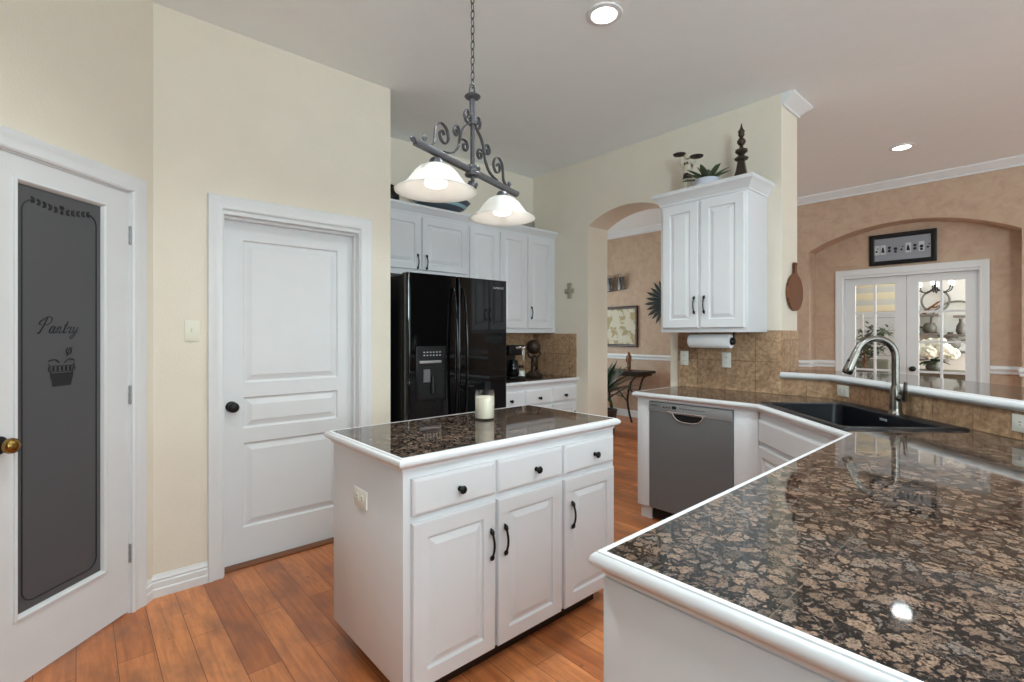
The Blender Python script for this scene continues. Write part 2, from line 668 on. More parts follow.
# pantry wall with its doorway
mb = MB(PF)
mb.prism([(-2.0, 0), (-0.80, 0), (-0.80, 2.052), (-0.142, 2.052), (-0.142, 0), (0.0, 0), (0.0, CEIL), (-2.0, CEIL)],
         0, 0.12, lambda u, v, h: (u, h, v))
struct('wall_pantry', mb, 'cream_wall', 'cream diagonal wall around the pantry door')
mb = MB(PF); mb.box(-0.95, -0.02, 0.9, 0.95, 0, CEIL)
struct('wall_pantry_back', mb, 'cream_wall', 'rear wall inside the pantry closet')
mb = MB()
mb.prism([(-4.1, 0), (-3.1, 0), (-3.1, 0.55), (-3.1, 2.45), (-4.1, 2.45)], 0, 0.001) if False else None
P2 = PF @ Vector((-2.0, 0, 0))
fx = lambda u, v, h: (h, u, v)
mb.prism([(-4.1, 0), (P2.y + 0.06, 0), (P2.y + 0.06, CEIL), (-4.1, CEIL)], P2.x - 0.12, P2.x, fx,
         holes=[[(-3.85, 1.4), (-3.85, 2.7), (-1.95, 2.7), (-1.95, 1.4)]])
struct('wall_left', mb, 'unseen_wall_dark', 'dark unseen side wall behind the camera with an added wide window')  # dark paint keeps bounce light off the peninsula; window is added

# entry wall (closed three panel door)
fy = lambda u, v, h: (u, h, v)
mb = MB()
mb.prism([(0.284, 0), (0.60, 0), (0.60, 2.05), (1.40, 2.05), (1.40, 0), (1.625, 0), (1.625, CEIL), (0.284, CEIL)], YD, YD + 0.13, fy)
mb.box(1.505, 1.625, YD + 0.13, YF, 0, CEIL)
struct('wall_entry', mb, 'cream_wall', 'cream wall around the closed white panel door')
mb = MB(); mb.box(1.505, XA, YF, YF + 0.12, 0, CEIL)
struct('wall_fridge', mb, 'cream_wall', 'cream wall behind the black refrigerator and its cabinets')

# archway wall
arc = []
cy_, half, z0_, rise = 2.6345, 0.4465, 2.42, 0.125
Rr = (half * half + rise * rise) / (2 * rise)
for i in range(25):
    y = cy_ - half + 2 * half * i / 24
    arc.append((y, z0_ + math.sqrt(Rr * Rr - (y - cy_) ** 2) - (Rr - rise)))
mb = MB()
mb.prism([(1.318, 0), (2.188, 0)] + arc + [(3.081, 0), (6.1, 0), (6.1, CEIL), (1.318, CEIL)], XA, XA2, fx)
struct('wall_arch', mb, 'cream_wall', 'cream wall with the arched opening beside the hanging cabinet')

# half wall carrying the raised bar
kit = [(XA, 1.318), (XA, 0.997), (2.236, -0.5)]
bk = [(2.236 + 0.10, -0.6), (XA + 0.14, 0.939), (XA + 0.14, 1.318)]
mb = MB(); mb.prism(kit + bk, 0, 1.045)
struct('wall_bar', mb, 'cream_wall', 'low half wall under the raised bar ledge')

# peach wall of the next room with shallow arched recess
cyr, hr, zr, rr = 1.165, 0.9175, 2.385, 0.235
RR = (hr * hr + rr * rr) / (2 * rr)
arc = []
for i in range(33):
    y = cyr - hr + 2 * hr * i / 32
    arc.append((y, zr + math.sqrt(RR * RR - (y - cyr) ** 2) - (RR - rr)))
mb = MB()
mb.prism([(-4.1, 0), (cyr - hr, 0)] + arc + [(cyr + hr, 0), (6.1, 0), (6.1, CEIL), (-4.1, CEIL)], XF, XR, fx)
struct('wall_far', mb, 'peach_plaster', 'peach colour washed wall with the wide arched recess')
DY0, DY1, DZ = 0.56, 1.785, 2.065
mb = MB()
mb.prism([(-4.1, 0), (DY0, 0), (DY0, DZ), (DY1, DZ), (DY1, 0), (6.1, 0), (6.1, CEIL), (-4.1, CEIL)], XR, XR + 0.12, fx)
struct('wall_recess', mb, 'peach_plaster', 'peach back of the arched recess around the french doors')

# walls closing the rooms where the camera does not look
mb = MB()
mb.prism([(-1.3, 0), (10.7, 0), (10.7, CEIL), (-1.3, CEIL)], -4.1, -3.98, fy,
         holes=[[(-0.6, 0.5), (-0.6, 2.5), (3.0, 2.5), (3.0, 0.5)], [(3.3, 0.5), (3.3, 2.5), (5.1, 2.5), (5.1, 0.5)]])
struct('wall_back', mb, 'unseen_wall_dark', 'dark unseen wall behind the camera with added windows')  # darkened to keep the refrigerator reflection black; windows are added
mb = MB()
mb.prism([(XA2, 0), (10.7, 0), (10.7, CEIL), (XA2, CEIL)], 6.0, 6.12, fy, holes=[[(4.6, 0.7), (4.6, 2.3), (6.2, 2.3), (6.2, 0.7)]])
struct('wall_end', mb, 'peach_plaster', 'peach end wall of the next room with an added window')  # window opening added for fill light
# sitting room beyond the french doors
mb = MB()
mb.prism([(-2.1, 0), (4.3, 0), (4.3, CEIL), (-2.1, CEIL)], 9.6, 9.72, fx, holes=[[(1.62, 0.35), (1.62, 2.35), (2.75, 2.35), (2.75, 0.35)]])
struct('wall_sitting', mb, 'sitting_wall', 'pale wall of the sitting room beyond the french doors')
mb = MB()
mb.prism([(XR + 0.12, 0), (9.72, 0), (9.72, CEIL), (XR + 0.12, CEIL)], -2.1, -2.0, fy, holes=[[(7.8, 0.6), (7.8, 2.6), (9.3, 2.6), (9.3, 0.6)]])
struct('wall_sitting_side', mb, 'sitting_wall', 'side wall of the sitting room beyond the french doors')
mb = MB(); mb.box(XR + 0.12, 9.72, 4.2, 4.3, 0, CEIL)
struct('wall_sitting_end', mb, 'sitting_wall', 'end wall of the sitting room beyond the french doors')
mb = MB(); mb.box(10.5, 10.6, -2.0, 5.0, 0, 3.0)
struct('wall_outside', mb, 'white_brick', 'white painted brick outside the sitting room window')


def window(name, label, M, w, z0, z1):
    """Window frame with muntins, lying in local x-z at y=0."""
    t = thing(name, label, 'window', M.translation, math.degrees(M.to_euler().z), kind='structure')
    a = MB(M)
    a.box(-w / 2, w / 2, -0.03, 0.03, z0, z0 + 0.05)
    a.box(-w / 2, w / 2, -0.03, 0.03, z1 - 0.05, z1)
    n = max(2, int(round(w / 0.9)))
    for i in range(n + 1):
        x = -w / 2 + 0.025 + (w - 0.05) * i / n
        a.box(x - 0.025, x + 0.025, -0.03, 0.03, z0 + 0.05, z1 - 0.05)
    obj('window_frame', a, 'trim_white', t)
    g = MB(M)
    g.box(-w / 2 + 0.03, w / 2 - 0.03, -0.004, 0.004, z0 + 0.03, z1 - 0.03)
    obj('window_pane', g, 'clear_glass', t)
    return t


window('added_window_1', 'added wide white window in the wall behind the camera', frame((1.2, -4.04, 0)), 3.6, 0.5, 2.5)  # added out of view to carry fill light into the kitchen
window('added_window_2', 'added white window behind the raised bar, out of view', frame((4.2, -4.04, 0)), 1.8, 0.5, 2.5)  # invented for fill light, set clear of what the refrigerator mirrors
window('added_window_3', 'added wide white window in the side wall left of camera', frame((P2.x - 0.06, -2.9, 0), 90), 1.9, 1.4, 2.7)  # invented high opening for the strongest fill light
window('window_4', 'white window with banded shade seen through the left french door', frame((9.66, 2.185, 0), 90), 1.13, 0.35, 2.35)
window('added_window_5', 'added white window in the sitting room side wall', frame((8.55, -2.05, 0)), 1.5, 0.6, 2.6)  # added to light the sitting room
window('added_window_6', 'added white window in the end wall of the next room', frame((5.4, 6.06, 0)), 1.6, 0.7, 2.3)  # added to lighten the room past the archway

# ------------------------------------------------------------------ trim: casings, baseboards, crowns, rails
CASING = [(0, 0), (0, 0.014), (0.008, 0.019), (0.02, 0.015), (0.045, 0.018), (0.058, 0.024), (0.072, 0.024), (0.076, 0.018), (0.076, 0)]


def casing(mb, x0, x1, ztop, both=True):
    """Door casing in local x-z with thickness towards -y; inner edge at x0, x1, ztop."""
    mb.sweep([(x0, 0), (x0, ztop), (x1, ztop), (x1, 0)], CASING, lambda u, v, h: (u, -h, v))


BASE = [(0, 0.0), (0.022, 0.0), (0.022, 0.040), (0.017, 0.046), (0.017, 0.074), (0.011, 0.080), (0.013, 0.090), (0.006, 0.100), (0.004, 0.112), (0, 0.112)]
CROWN = [(0, CEIL), (0.082, CEIL), (0.082, CEIL - 0.012), (0.070, CEIL - 0.024), (0.046, CEIL - 0.040), (0.026, CEIL - 0.062),
         (0.016, CEIL - 0.068), (0.016, CEIL - 0.086), (0, CEIL - 0.086)]
RAIL = [(0, 0.95), (0.012, 0.95), (0.016, 0.962), (0.012, 0.974), (0.02, 0.99), (0.026, 1.004), (0.02, 1.018), (0.012, 1.026), (0.012, 1.034), (0, 1.034)]


def to_world(M, pts):
    return [tuple((M @ Vector((x, y, 0))).xy) for x, y in pts]


mb = MB()
p1 = PF @ Vector((-0.072, 0, 0))
mb.sweep([(0.524, YD), (0.273, YD), tuple(p1.xy)], BASE)
struct('baseboard_left', mb, 'trim_white', 'white stepped baseboard between the pantry door and the panel door', 'baseboard')
mb = MB(); mb.sweep([(1.625, YD), (1.478, YD)], BASE)
struct('baseboard_entry', mb, 'trim_white', 'white baseboard right of the closed panel door', 'baseboard')
mb = MB(); mb.sweep([(XF, 6.0), (XF, cyr + hr)], [(-o, z) for o, z in BASE])
struct('baseboard_far', mb, 'trim_white', 'white baseboard of the peach wall seen through the archway', 'baseboard')
mb = MB()
mb.sweep([(XA, 1.318), (XA2, 1.318), (XA2, 6.0)], [(-o, z) for o, z in CROWN])
struct('trim_1', mb, 'trim_white', 'white crown moulding block wrapping the wall end near the ceiling', 'crown moulding')
mb = MB(); mb.sweep([(XF, 6.0), (XF, -3.98)], [(-o, z) for o, z in CROWN])
struct('trim_2', mb, 'trim_white', 'white crown moulding along the top of the peach wall', 'crown moulding')
mb = MB(); mb.sweep([(XF, 6.0), (XF, cyr + hr), (XR, cyr + hr), (XR, DY1 + 0.076)], [(-o, z) for o, z in RAIL])
struct('trim_3', mb, 'trim_white', 'white chair rail left of the french doors', 'chair rail')
mb = MB(); mb.sweep([(XR, DY0 - 0.076), (XR, cyr - hr), (XF, cyr - hr), (XF, -3.98)], [(-o, z) for o, z in RAIL])
struct('trim_4', mb, 'trim_white', 'white chair rail right of the french doors', 'chair rail')

# stone backsplash, one sheet per wall face
mb = MB(frame((XA, 2.115, 0), -90))
mb.box(0, 2.115 - 1.318, -0.01, 0, TOP, 1.385)
struct('backsplash', mb, 'stone_tile', 'brown stone tile backsplash under the hanging cabinet', 'backsplash')
mb = MB(frame((XA - 0.01, 1.318, 0), 0))
mb.box(0, XA2 - XA + 0.01, -0.01, 0, 1.088, 1.385)
struct('backsplash', mb, 'stone_tile', 'brown stone tile on the wall end above the bar ledge', 'backsplash')
mb = MB(frame((XA, 1.318, 0), -90))
mb.box(0, 1.318 - 0.993, -0.01, 0, TOP, 1.045)
struct('backsplash', mb, 'stone_tile', 'short tile strip under the bar ledge beside the wall end', 'backsplash')
mb = MB(frame((XA, 0.997, 0), -135))
mb.box(0.004, 2.1, -0.01, 0, TOP, 1.045)
struct('backsplash', mb, 'stone_tile', 'long tan tile strip behind the sink under the bar ledge', 'backsplash')
mb = MB(frame((2.6, YF, 0), 0))
mb.box(0, XA - 2.6 - 0.01, -0.01, 0, TOP, 1.385)
struct('backsplash', mb, 'stone_tile', 'dark stone tile behind the counter beside the refrigerator', 'backsplash')
mb = MB(frame((XA, YF, 0), -90))
mb.box(0, YF - 3.225, -0.01, 0, TOP, 1.365)
struct('backsplash', mb, 'stone_tile', 'brown stone tile side piece left of the archway', 'backsplash')


# ------------------------------------------------------------------ joinery helpers
def rect(x0, x1, z0, z1, y):
    return [(x0, y, z0), (x1, y, z0), (x1, y, z1), (x0, y, z1)]


def nested(mb, x0, x1, z0, z1, steps, cap0=True):
    """Concentric rectangles [(inset, y)], front towards -y."""
    mb.loops([rect(x0 + i, x1 - i, z0 + i, z1 - i, y) for i, y in steps], True, cap0, True)


def raised_door(mb, x0, x1, z0, z1, y, th=0.02, stile=0.058):
    nested(mb, x0, x1, z0, z1, [(0, y + th), (0, y + 0.004), (0.004, y), (stile, y), (stile + 0.004, y + 0.010),
                                (stile + 0.010, y + 0.011), (stile + 0.034, y + 0.002), (stile + 0.036, y + 0.001)])


def slab_front(mb, x0, x1, z0, z1, y, th=0.02):
    nested(mb, x0, x1, z0, z1, [(0, y + th), (0, y + 0.008), (0.005, y + 0.003), (0.012, y)])


def pull(M, x, zc, y, parent, L=0.125, name='handle'):
    """Curved iron pull with pointed leaf ends, standing off -y."""
    mb = MB(M)
    pts, rs = [], []
    for i in range(21):
        f = i / 20
        z = zc - L / 2 + L * f
        b = math.sin(PI * f) ** 0.8 if 0 < f < 1 else 0
        pts.append((x, y - 0.004 - 0.024 * b, z))
        e = min(f, 1 - f)
        rs.append(0.0012 + (0.0052 * math.sin(PI * min(1, e / 0.2)) if e < 0.2 else 0) + 0.0036 * min(1, e / 0.12))
    mb.tube(pts, rs, 8)
    return obj(name, mb, 'black_iron', parent, smooth=60)


def knob(M, x, z, y, parent, m='black_iron', r=0.016, out=0.03, name='knob'):
    mb = MB(M)
    mb.lathe([(r * 0.65, 0), (r * 0.62, 0.004), (r * 0.36, 0.008), (r * 0.36, out * 0.45), (r * 0.8, out * 0.58), (r, out * 0.75),
              (r * 0.85, out * 0.93), (r * 0.4, out)], (x, y, z), 'y', 20)
    return obj(name, mb, m, parent, smooth=60)


def counter_trim(mb, path, closed=False, top=TOP):
    """White wooden nosing; path is the outer top edge, profile leans left of travel = outwards."""
    prof = [(-0.016, top - 0.03), (-0.016, top), (-0.004, top), (-0.003, top - 0.003), (0.001, top - 0.004), (0.006, top - 0.010), (0.008, top - 0.019),
            (0.005, top - 0.026), (-0.003, top - 0.032), (-0.011, top - 0.037), (-0.015, top - 0.044), (-0.0155, top - 0.049), (-0.024, top - 0.049), (-0.024, top - 0.03)]
    mb.sweep(path, prof, None, closed)


def outlet(M, x, z, y, label, w=0.07, h=0.115, group=None, parent=None, m='plate_white', horizontal=False, switch=False):
    """Cover plate with its receptacle, on local plane y, facing -y."""
    if horizontal:
        w, h = h, w
    mb = MB(M)
    nested(mb, x - w / 2, x + w / 2, z - h / 2, z + h / 2, [(0, y), (0, y - 0.004), (0.003, y - 0.006)])
    if parent is None:
        p = obj('light_switch' if switch else 'wall_outlet', mb, m)
        tag(p, label, 'light switch' if switch else 'outlet', group)
    else:
        p = obj('outlet', mb, m, parent)
    s = MB(M)
    if switch:
        s.box(x - 0.005, x + 0.005, y - 0.018, y - 0.006, z - 0.004, z + 0.014)
        obj('toggle', s, m, p)
        s = MB(M)
        s.box(x - 0.008, x + 0.008, y - 0.0065, y - 0.006, z - 0.018, z + 0.018)
        obj('toggle_slot', s, m, p)
    else:
        for k in (-1, 1):
            cx, cz = (x + k * 0.021, z) if horizontal else (x, z + k * 0.021)
            s = MB(M)
            s.lathe([(0.016, 0), (0.015, 0.0015)], (cx, y - 0.006, cz), 'y', 18)
            r = obj('socket', s, m, p)
            if False:
                r
            g = MB(M)
            for q in (-1, 1):
                if horizontal:
                    g.box(cx - 0.004, cx + 0.004, y - 0.0082, y - 0.0074, cz + q * 0.006 - 0.0014, cz + q * 0.006 + 0.0014)
                else:
                    g.box(cx + q * 0.006 - 0.0014, cx + q * 0.006 + 0.0014, y - 0.0082, y - 0.0074, cz - 0.004, cz + 0.004)
            obj('slots', g, 'slot_dark', p)
    return p


# ------------------------------------------------------------------ island
isl = thing('island_cabinet', 'white island base cabinet with three drawers over three doors', 'cabinet', (1.43, 1.83, 0))
IY = 1.520      # frame face
mb = MB()
mb.box(0.842, 2.040, IY, 2.140, 0.095, 0.879, 0.002)
obj('body', mb, 'white_paint', isl)
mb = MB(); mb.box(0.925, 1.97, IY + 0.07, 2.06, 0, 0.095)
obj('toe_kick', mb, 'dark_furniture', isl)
yd = IY - 0.02
for (x0, x1), kx in zip(((0.871, 1.243), (1.26, 1.638), (1.656, 2.024)), (1.070, 1.471, 1.868)):
    d = MB(); slab_front(d, x0, x1, 0.715, 0.848, yd)
    dr = obj('drawer', d, 'white_paint', isl)
    knob(I4, kx, 0.776, yd, dr)
for (x0, x1), hx in zip(((0.871, 1.243), (1.26, 1.634), (1.656, 2.024)), (1.216, 1.288, 1.697)):
    d = MB(); raised_door(d, x0, x1, 0.1, 0.69, yd)
    dr = obj('door', d, 'white_paint', isl)
    pull(I4, hx, 0.525, yd, dr, 0.13)
outlet(frame((0.842, 1.83, 0), -90), -0.028, 0.703, 0, '', parent=isl, horizontal=True)

ict = thing('island_countertop', 'brown speckled granite worktop with white nosing on the island', 'countertop', (1.43, 1.82, 0.85))
IP = [(0.815, 1.488), (2.045, 1.488), (2.045, 2.152), (0.815, 2.152)]
mb = MB(); mb.prism([(0.831, 1.504), (2.029, 1.504), (2.029, 2.136), (0.831, 2.136)], TOP - 0.032, TOP - 0.0005)
obj('slab', mb, 'granite', ict)
mb = MB(); counter_trim(mb, list(reversed(IP)), True)
obj('edge_trim', mb, 'white_paint', ict, smooth=50)

# candle on the island
cd = thing('candle', 'cream wax candle in clear glass jar standing on the island', 'candle', (1.526, 1.925, TOP))
cf = frame((1.526, 1.925, TOP))
mb = MB(cf)
mb.lathe([(0.046, 0), (0.049, 0.004), (0.049, 0.128), (0.046, 0.134), (0.046, 0.140), (0.048, 0.142), (0.046, 0.144), (0.045, 0.140), (0.0478, 0.128), (0.0478, 0.008), (0.03, 0.006)], seg=32)
obj('jar', mb, 'clear_glass', cd, smooth=50)
mb = MB(cf); mb.lathe([(0.045, 0.008), (0.0472, 0.012), (0.0472, 0.112), (0.045, 0.114), (0.01, 0.113)], seg=32)
obj('wax', mb, 'wax', cd, smooth=50)
mb = MB(cf); mb.tube([(0, 0, 0.108), (0.001, 0, 0.118), (0.003, 0, 0.124)], 0.0012, 6)
obj('wick', mb, 'slot_dark', cd)

# ------------------------------------------------------------------ sink run: counter, cabinets, dishwasher
XC = 3.12      # cabinet face of the archway run
out_path = [(0.757, -0.32), (0.757, 0.609), (2.471, 0.609), (3.09, 1.228), (3.09, 2.118), (XA - 0.012, 2.118)]
ct = thing('sink_countertop', 'long brown granite worktop wrapping the sink corner and peninsula', 'countertop', (2.4, 0.6, 0.85))
gin = 0.016
gr_poly = [(0.757 + gin, -0.32), (0.757 + gin, 0.609 - gin), (2.471 + gin * 0.414, 0.609 - gin), (3.09 + gin, 1.228 - gin * 0.414), (3.09 + gin, 2.118 - gin),
           (XA - 0.011, 2.118 - gin), (XA - 0.011, 0.997 + 0.0045), (2.40, -0.322)]
sh = [st(2.285, 1.372), st(3.075, 1.372), st(3.075, 1.875), st(2.285, 1.875)]
mb = MB(); mb.prism(gr_poly, TOP - 0.032, TOP - 0.0005, holes=[sh])
obj('slab', mb, 'granite', ct)
mb = MB(); counter_trim(mb, out_path)
obj('edge_trim', mb, 'white_paint', ct, smooth=50)

AF = frame((XC, 2.100, 0), -90)      # archway run, local x = 2.100 - y
ep = MB(AF)
ep.box(0, 0.104, 0, 0.60, 0.095, 0.879, 0.002)
dwc = thing('dishwasher_surround', 'white end panel and filler either side of the dishwasher', 'cabinet', (XC, 2.100, 0), -90)
obj('end_panel', ep, 'white_paint', dwc)
ep = MB(AF); ep.box(0.716, 0.866, 0, 0.02, 0.095, 0.879, 0.002)
obj('filler_panel', ep, 'white_paint', dwc)
ep = MB(AF); ep.box(0.012, 0.102, 0.03, 0.58, 0, 0.095)
obj('foot_block', ep, 'white_paint', dwc)
ep = MB(AF); ep.box(0.720, 0.835, 0.055, 0.28, 0, 0.095)
obj('foot_block', ep, 'white_paint', dwc)
ep = MB(AF); ep.box(0.1045, 0.7155, 0.0, 0.02, 0.8735, 0.892)
obj('top_rail', ep, 'white_paint', dwc)

dw = thing('dishwasher', 'grey stainless dishwasher with scooped handle under the granite', 'dishwasher', (XC, 1.690, 0), -90)
DF = frame((XC, 1.690, 0), -90)
mb = MB(DF); mb.box(-0.295, 0.295, 0.03, 0.57, 0.02, 0.872)
obj('body', mb, 'dark_seam', dw)
mb = MB(DF); mb.box(-0.303, 0.303, -0.012, 0.028, 0.1, 0.872, 0.004)
dd = obj('door', mb, 'steel_dark', dw)
mb = MB(DF); mb.box(-0.303, 0.303, -0.0155, -0.0125, 0.800, 0.868, 0.001)
cp = obj('control_panel', mb, 'steel', dw)
# scooped pocket handle
mb = MB(DF)
hp = [(-0.112, 0.800), (-0.098, 0.776), (-0.075, 0.757), (-0.03, 0.748), (0.03, 0.748), (0.075, 0.757), (0.098, 0.776), (0.112, 0.800)]
mb.prism(hp, -0.0145, -0.0118, lambda u, v, h: (u, h, v))
obj('handle_pocket', mb, 'dark_seam', dd)
mb = MB(DF)
mb.tube([(-0.145, -0.017, 0.808)] + [(x, -0.018, z + 0.002) for x, z in hp] + [(0.10, -0.017, 0.806)], 0.004, 8)
mb.tube([(-0.155, -0.018, 0.811), (0.125, -0.018, 0.811)], 0.005, 8)
obj('handle', mb, 'chrome', dd, smooth=60)
mb = MB(DF); mb.box(-0.118, -0.086, -0.0165, -0.0155, 0.832, 0.853)
obj('display', mb, 'dark_seam', cp)
for i in range(9):
    mb = MB(DF); mb.box(-0.06 + i * 0.021, -0.047 + i * 0.021, -0.0165, -0.0154, 0.839, 0.845)
    obj('button', mb, 'slot_dark', cp)
for i in range(3):
    mb = MB(DF); mb.box(-0.19 + i * 0.022, -0.176 + i * 0.022, -0.0165, -0.0154, 0.835, 0.845)
    obj('button', mb, 'slot_dark', cp)
mb = MB(DF); mb.box(-0.285, 0.285, 0.06, 0.08, 0.01, 0.1)
obj('kick_plate', mb, 'dark_seam', dw)


def lettering(text, M, size, m, parent, shear=0.0, extrude=0.0006, name='lettering', align='CENTER'):
    cu = bpy.data.curves.new(name, 'FONT')
    cu.body = text
    cu.size = size
    cu.shear = shear
    cu.extrude = extrude
    cu.align_x = align
    cu.materials.append(MATS[m])
    o = bpy.data.objects.new(name, cu)
    COL.objects.link(o)
    bpy.context.view_layer.update()
    me = bpy.data.meshes.new_from_object(o.evaluated_get(bpy.context.evaluated_depsgraph_get()))
    bpy.data.objects.remove(o)
    bpy.data.curves.remove(cu)
    o = bpy.data.objects.new(name, me)
    COL.objects.link(o)
    me.transform(MW[parent.name].inverted() @ M @ Matrix.Rotation(PI / 2, 4, 'X'))
    o.parent = parent
    return o


lettering('BOSCH', DF @ Matrix.Translation((-0.250, -0.0165, 0.838)), 0.022, 'slot_dark', cp)

# diagonal sink cabinet
SF = frame(st(2.66, 1.345) + (0,), -135)     # local x runs towards the peninsula, +y into the corner
sc_ = thing('sink_cabinet', 'white diagonal sink base cabinet behind the peninsula corner', 'cabinet', st(2.66, 1.345) + (0,), -135)
mb = MB(SF); mb.box(-0.440, 0.440, 0.0, 0.025, 0.095, 0.885)
obj('body', mb, 'white_paint', sc_)
mb = MB(SF); mb.box(-0.43, 0.43, 0.06, 0.08, 0.0, 0.095)
obj('toe_kick', mb, 'white_paint', sc_)
mb = MB(SF); slab_front(mb, -0.405, 0.405, 0.70, 0.835, -0.02)
obj('false_drawer', mb, 'white_paint', sc_)
for x0, x1, hx in ((-0.405, -0.004, -0.035), (0.004, 0.405, 0.035)):
    mb = MB(SF); raised_door(mb, x0, x1, 0.11, 0.675, -0.02)
    d = obj('door', mb, 'white_paint', sc_)
    pull(SF, hx, 0.56, -0.02, d)

# peninsula cabinet
pen = thing('peninsula_cabinet', 'white peninsula base cabinet with plain end panel nearest the camera', 'cabinet', (1.6, 0.3, 0))
mb = MB(); mb.box(0.770, 2.43, -0.05, 0.597, 0.095, 0.879, 0.002)
obj('body', mb, 'white_paint', pen)
mb = MB(); mb.box(0.83, 2.43, -0.03, 0.52, 0, 0.095)
obj('toe_kick', mb, 'white_paint', pen)
PNF = frame((2.42, 0.597, 0), 180)
for i in range(4):
    x0 = 0.03 + i * 0.4
    mb = MB(PNF); raised_door(mb, x0, x0 + 0.39, 0.11, 0.69, -0.02)
    d = obj('door', mb, 'white_paint', pen)
    pull(PNF, x0 + (0.35 if i % 2 == 0 else 0.04), 0.56, -0.02, d)
    mb = MB(PNF); slab_front(mb, x0, x0 + 0.39, 0.715, 0.845, -0.02)
    d = obj('drawer', mb, 'white_paint', pen)
    knob(PNF, x0 + 0.195, 0.78, -0.02, d)

# sink
KF = frame(st(2.68, 1.62) + (TOP,), -135)     # local x: along front, y: towards the ledge
sk = thing('kitchen_sink', 'black composite drop-in sink set diagonally into the granite corner', 'sink', st(2.68, 1.62) + (TOP,), -135)
mb = MB(KF)


def rr_rect(x0, x1, y0, y1, r, z, n=5):
    pts = []
    for cx, cy, a0 in ((x1 - r, y0 + r, -PI / 2), (x1 - r, y1 - r, 0), (x0 + r, y1 - r, PI / 2), (x0 + r, y0 + r, PI)):
        for i in range(n + 1):
            a = a0 + PI / 2 * i / n
            pts.append((cx + r * math.cos(a), cy + r * math.sin(a), z))
    return pts


mb.loops([rr_rect(-0.42, 0.42, -0.275, 0.278, 0.02, 0.0), rr_rect(-0.418, 0.418, -0.273, 0.276, 0.02, 0.007),
          rr_rect(-0.408, 0.408, -0.264, 0.266, 0.02, 0.011), rr_rect(-0.392, 0.392, -0.248, 0.195, 0.04, 0.010), rr_rect(-0.385, 0.385, -0.24, 0.188, 0.045, 0.004),
          rr_rect(-0.375, 0.375, -0.23, 0.178, 0.055, -0.19), rr_rect(-0.345, 0.345, -0.20, 0.15, 0.05, -0.215)], True, False, True)
obj('basin', mb, 'sink_composite', sk, smooth=45)
mb = MB(KF); mb.lathe([(0.055, -0.214), (0.055, -0.208), (0.04, -0.206), (0.035, -0.212), (0.01, -0.213)], (0, -0.02, 0))
obj('drain', mb, 'chrome', sk)
mb = MB(KF); mb.box(-0.025, 0.025, 0.1795, 0.1845, -0.030, -0.018, 0.001)
obj('badge', mb, 'silver_print', sk)

# faucet: on the deck behind the basin, spout over the basin
fx_, fy_ = 0.016, 0.233
fa = thing('faucet', 'brushed nickel gooseneck pull-down faucet behind the black sink', 'faucet', tuple((KF @ Vector((fx_, fy_, 0.0095))).xyz), -135)
FF = KF @ Matrix.Translation((fx_, fy_, 0.0095))
mb = MB(FF)
mb.lathe([(0.034, 0), (0.034, 0.006), (0.029, 0.012), (0.0275, 0.03), (0.026, 0.115), (0.022, 0.135), (0.0185, 0.15)], seg=24)
obj('base', mb, 'brushed_nickel', fa, smooth=60)
mb = MB(FF)
pts = [(0, 0, 0.145), (0, 0, 0.2), (0, 0, 0.25), (0, 0, 0.292)]
for i in range(1, 21):
    a = math.radians(160) * i / 20
    pts.append((0, -0.100 + 0.100 * math.cos(a), 0.295 + 0.100 * math.sin(a)))
mb.tube(pts, 0.0175, 16)
obj('spout', mb, 'brushed_nickel', fa, smooth=60)
ex, ey, ez = pts[-1]
dv = Vector((0, pts[-1][1] - pts[-2][1], pts[-1][2] - pts[-2][2])).normalized()
q = [Vector((0, ey, ez)) + dv * d for d in (0.0, 0.01, 0.03, 0.10, 0.125, 0.13)]
mb = MB(FF); mb.tube(q, [0.0176, 0.0195, 0.0205, 0.0245, 0.0245, 0.017], 16)
sp = obj('spray_head', mb, 'brushed_nickel', fa, smooth=60)
mb = MB(FF)
c0 = Vector((0, ey, ez)) + dv * 0.05 + Vector((0, -0.019, -0.008))
mb.lathe([(0.012, -0.008), (0.012, 0.005), (0.008, 0.008)], tuple(c0), 'y', 12)
obj('button', mb, 'black_plastic', sp)
mb = MB(FF)
mb.tube([(0.018, 0, 0.085), (0.062, 0, 0.085)], [0.017, 0.0175], 16)
mb.tube([(0.055, 0, 0.082), (0.070, -0.004, 0.10), (0.076, -0.006, 0.135), (0.082, -0.008, 0.175)], [0.012, 0.011, 0.0085, 0.008], 12)
obj('lever', mb, 'brushed_nickel', fa, smooth=60)

# raised bar ledge
bl = thing('bar_ledge', 'narrow granite bar top with white nosing above the sink', 'countertop', (3.6, 0.6, 1.045))
kd = 1.912 * R2
bx = XA - 0.022
outer = [(XA - 0.022, 1.3165), (XA - 0.022, XA - 0.022 - kd), (2.2, 2.2 - kd)]
inner_t = 2.44 * R2
back = [(2.45 + 0.16, 2.45 + 0.16 - inner_t), (4.16, 4.16 - inner_t), (4.16, 1.3165)]
g2 = 0.022
gp = [(bx + g2, 1.3165), (bx + g2, bx + g2 - kd - g2 * 0.414), (2.2 + g2, 2.2 + g2 - kd - g2 * R2)] + back
mb = MB(); mb.prism(gp, 1.046, 1.0895)
obj('slab', mb, 'granite', bl)
LP = [(-0.022, 1.046), (-0.022, 1.09), (-0.005, 1.09), (-0.003, 1.086), (0.004, 1.084), (0.010, 1.078), (0.013, 1.068), (0.010, 1.058), (0.003, 1.052), (-0.004, 1.046)]
mb = MB(); mb.sweep(list(reversed(outer)), LP)
obj('edge_trim', mb, 'white_paint', bl, smooth=50)

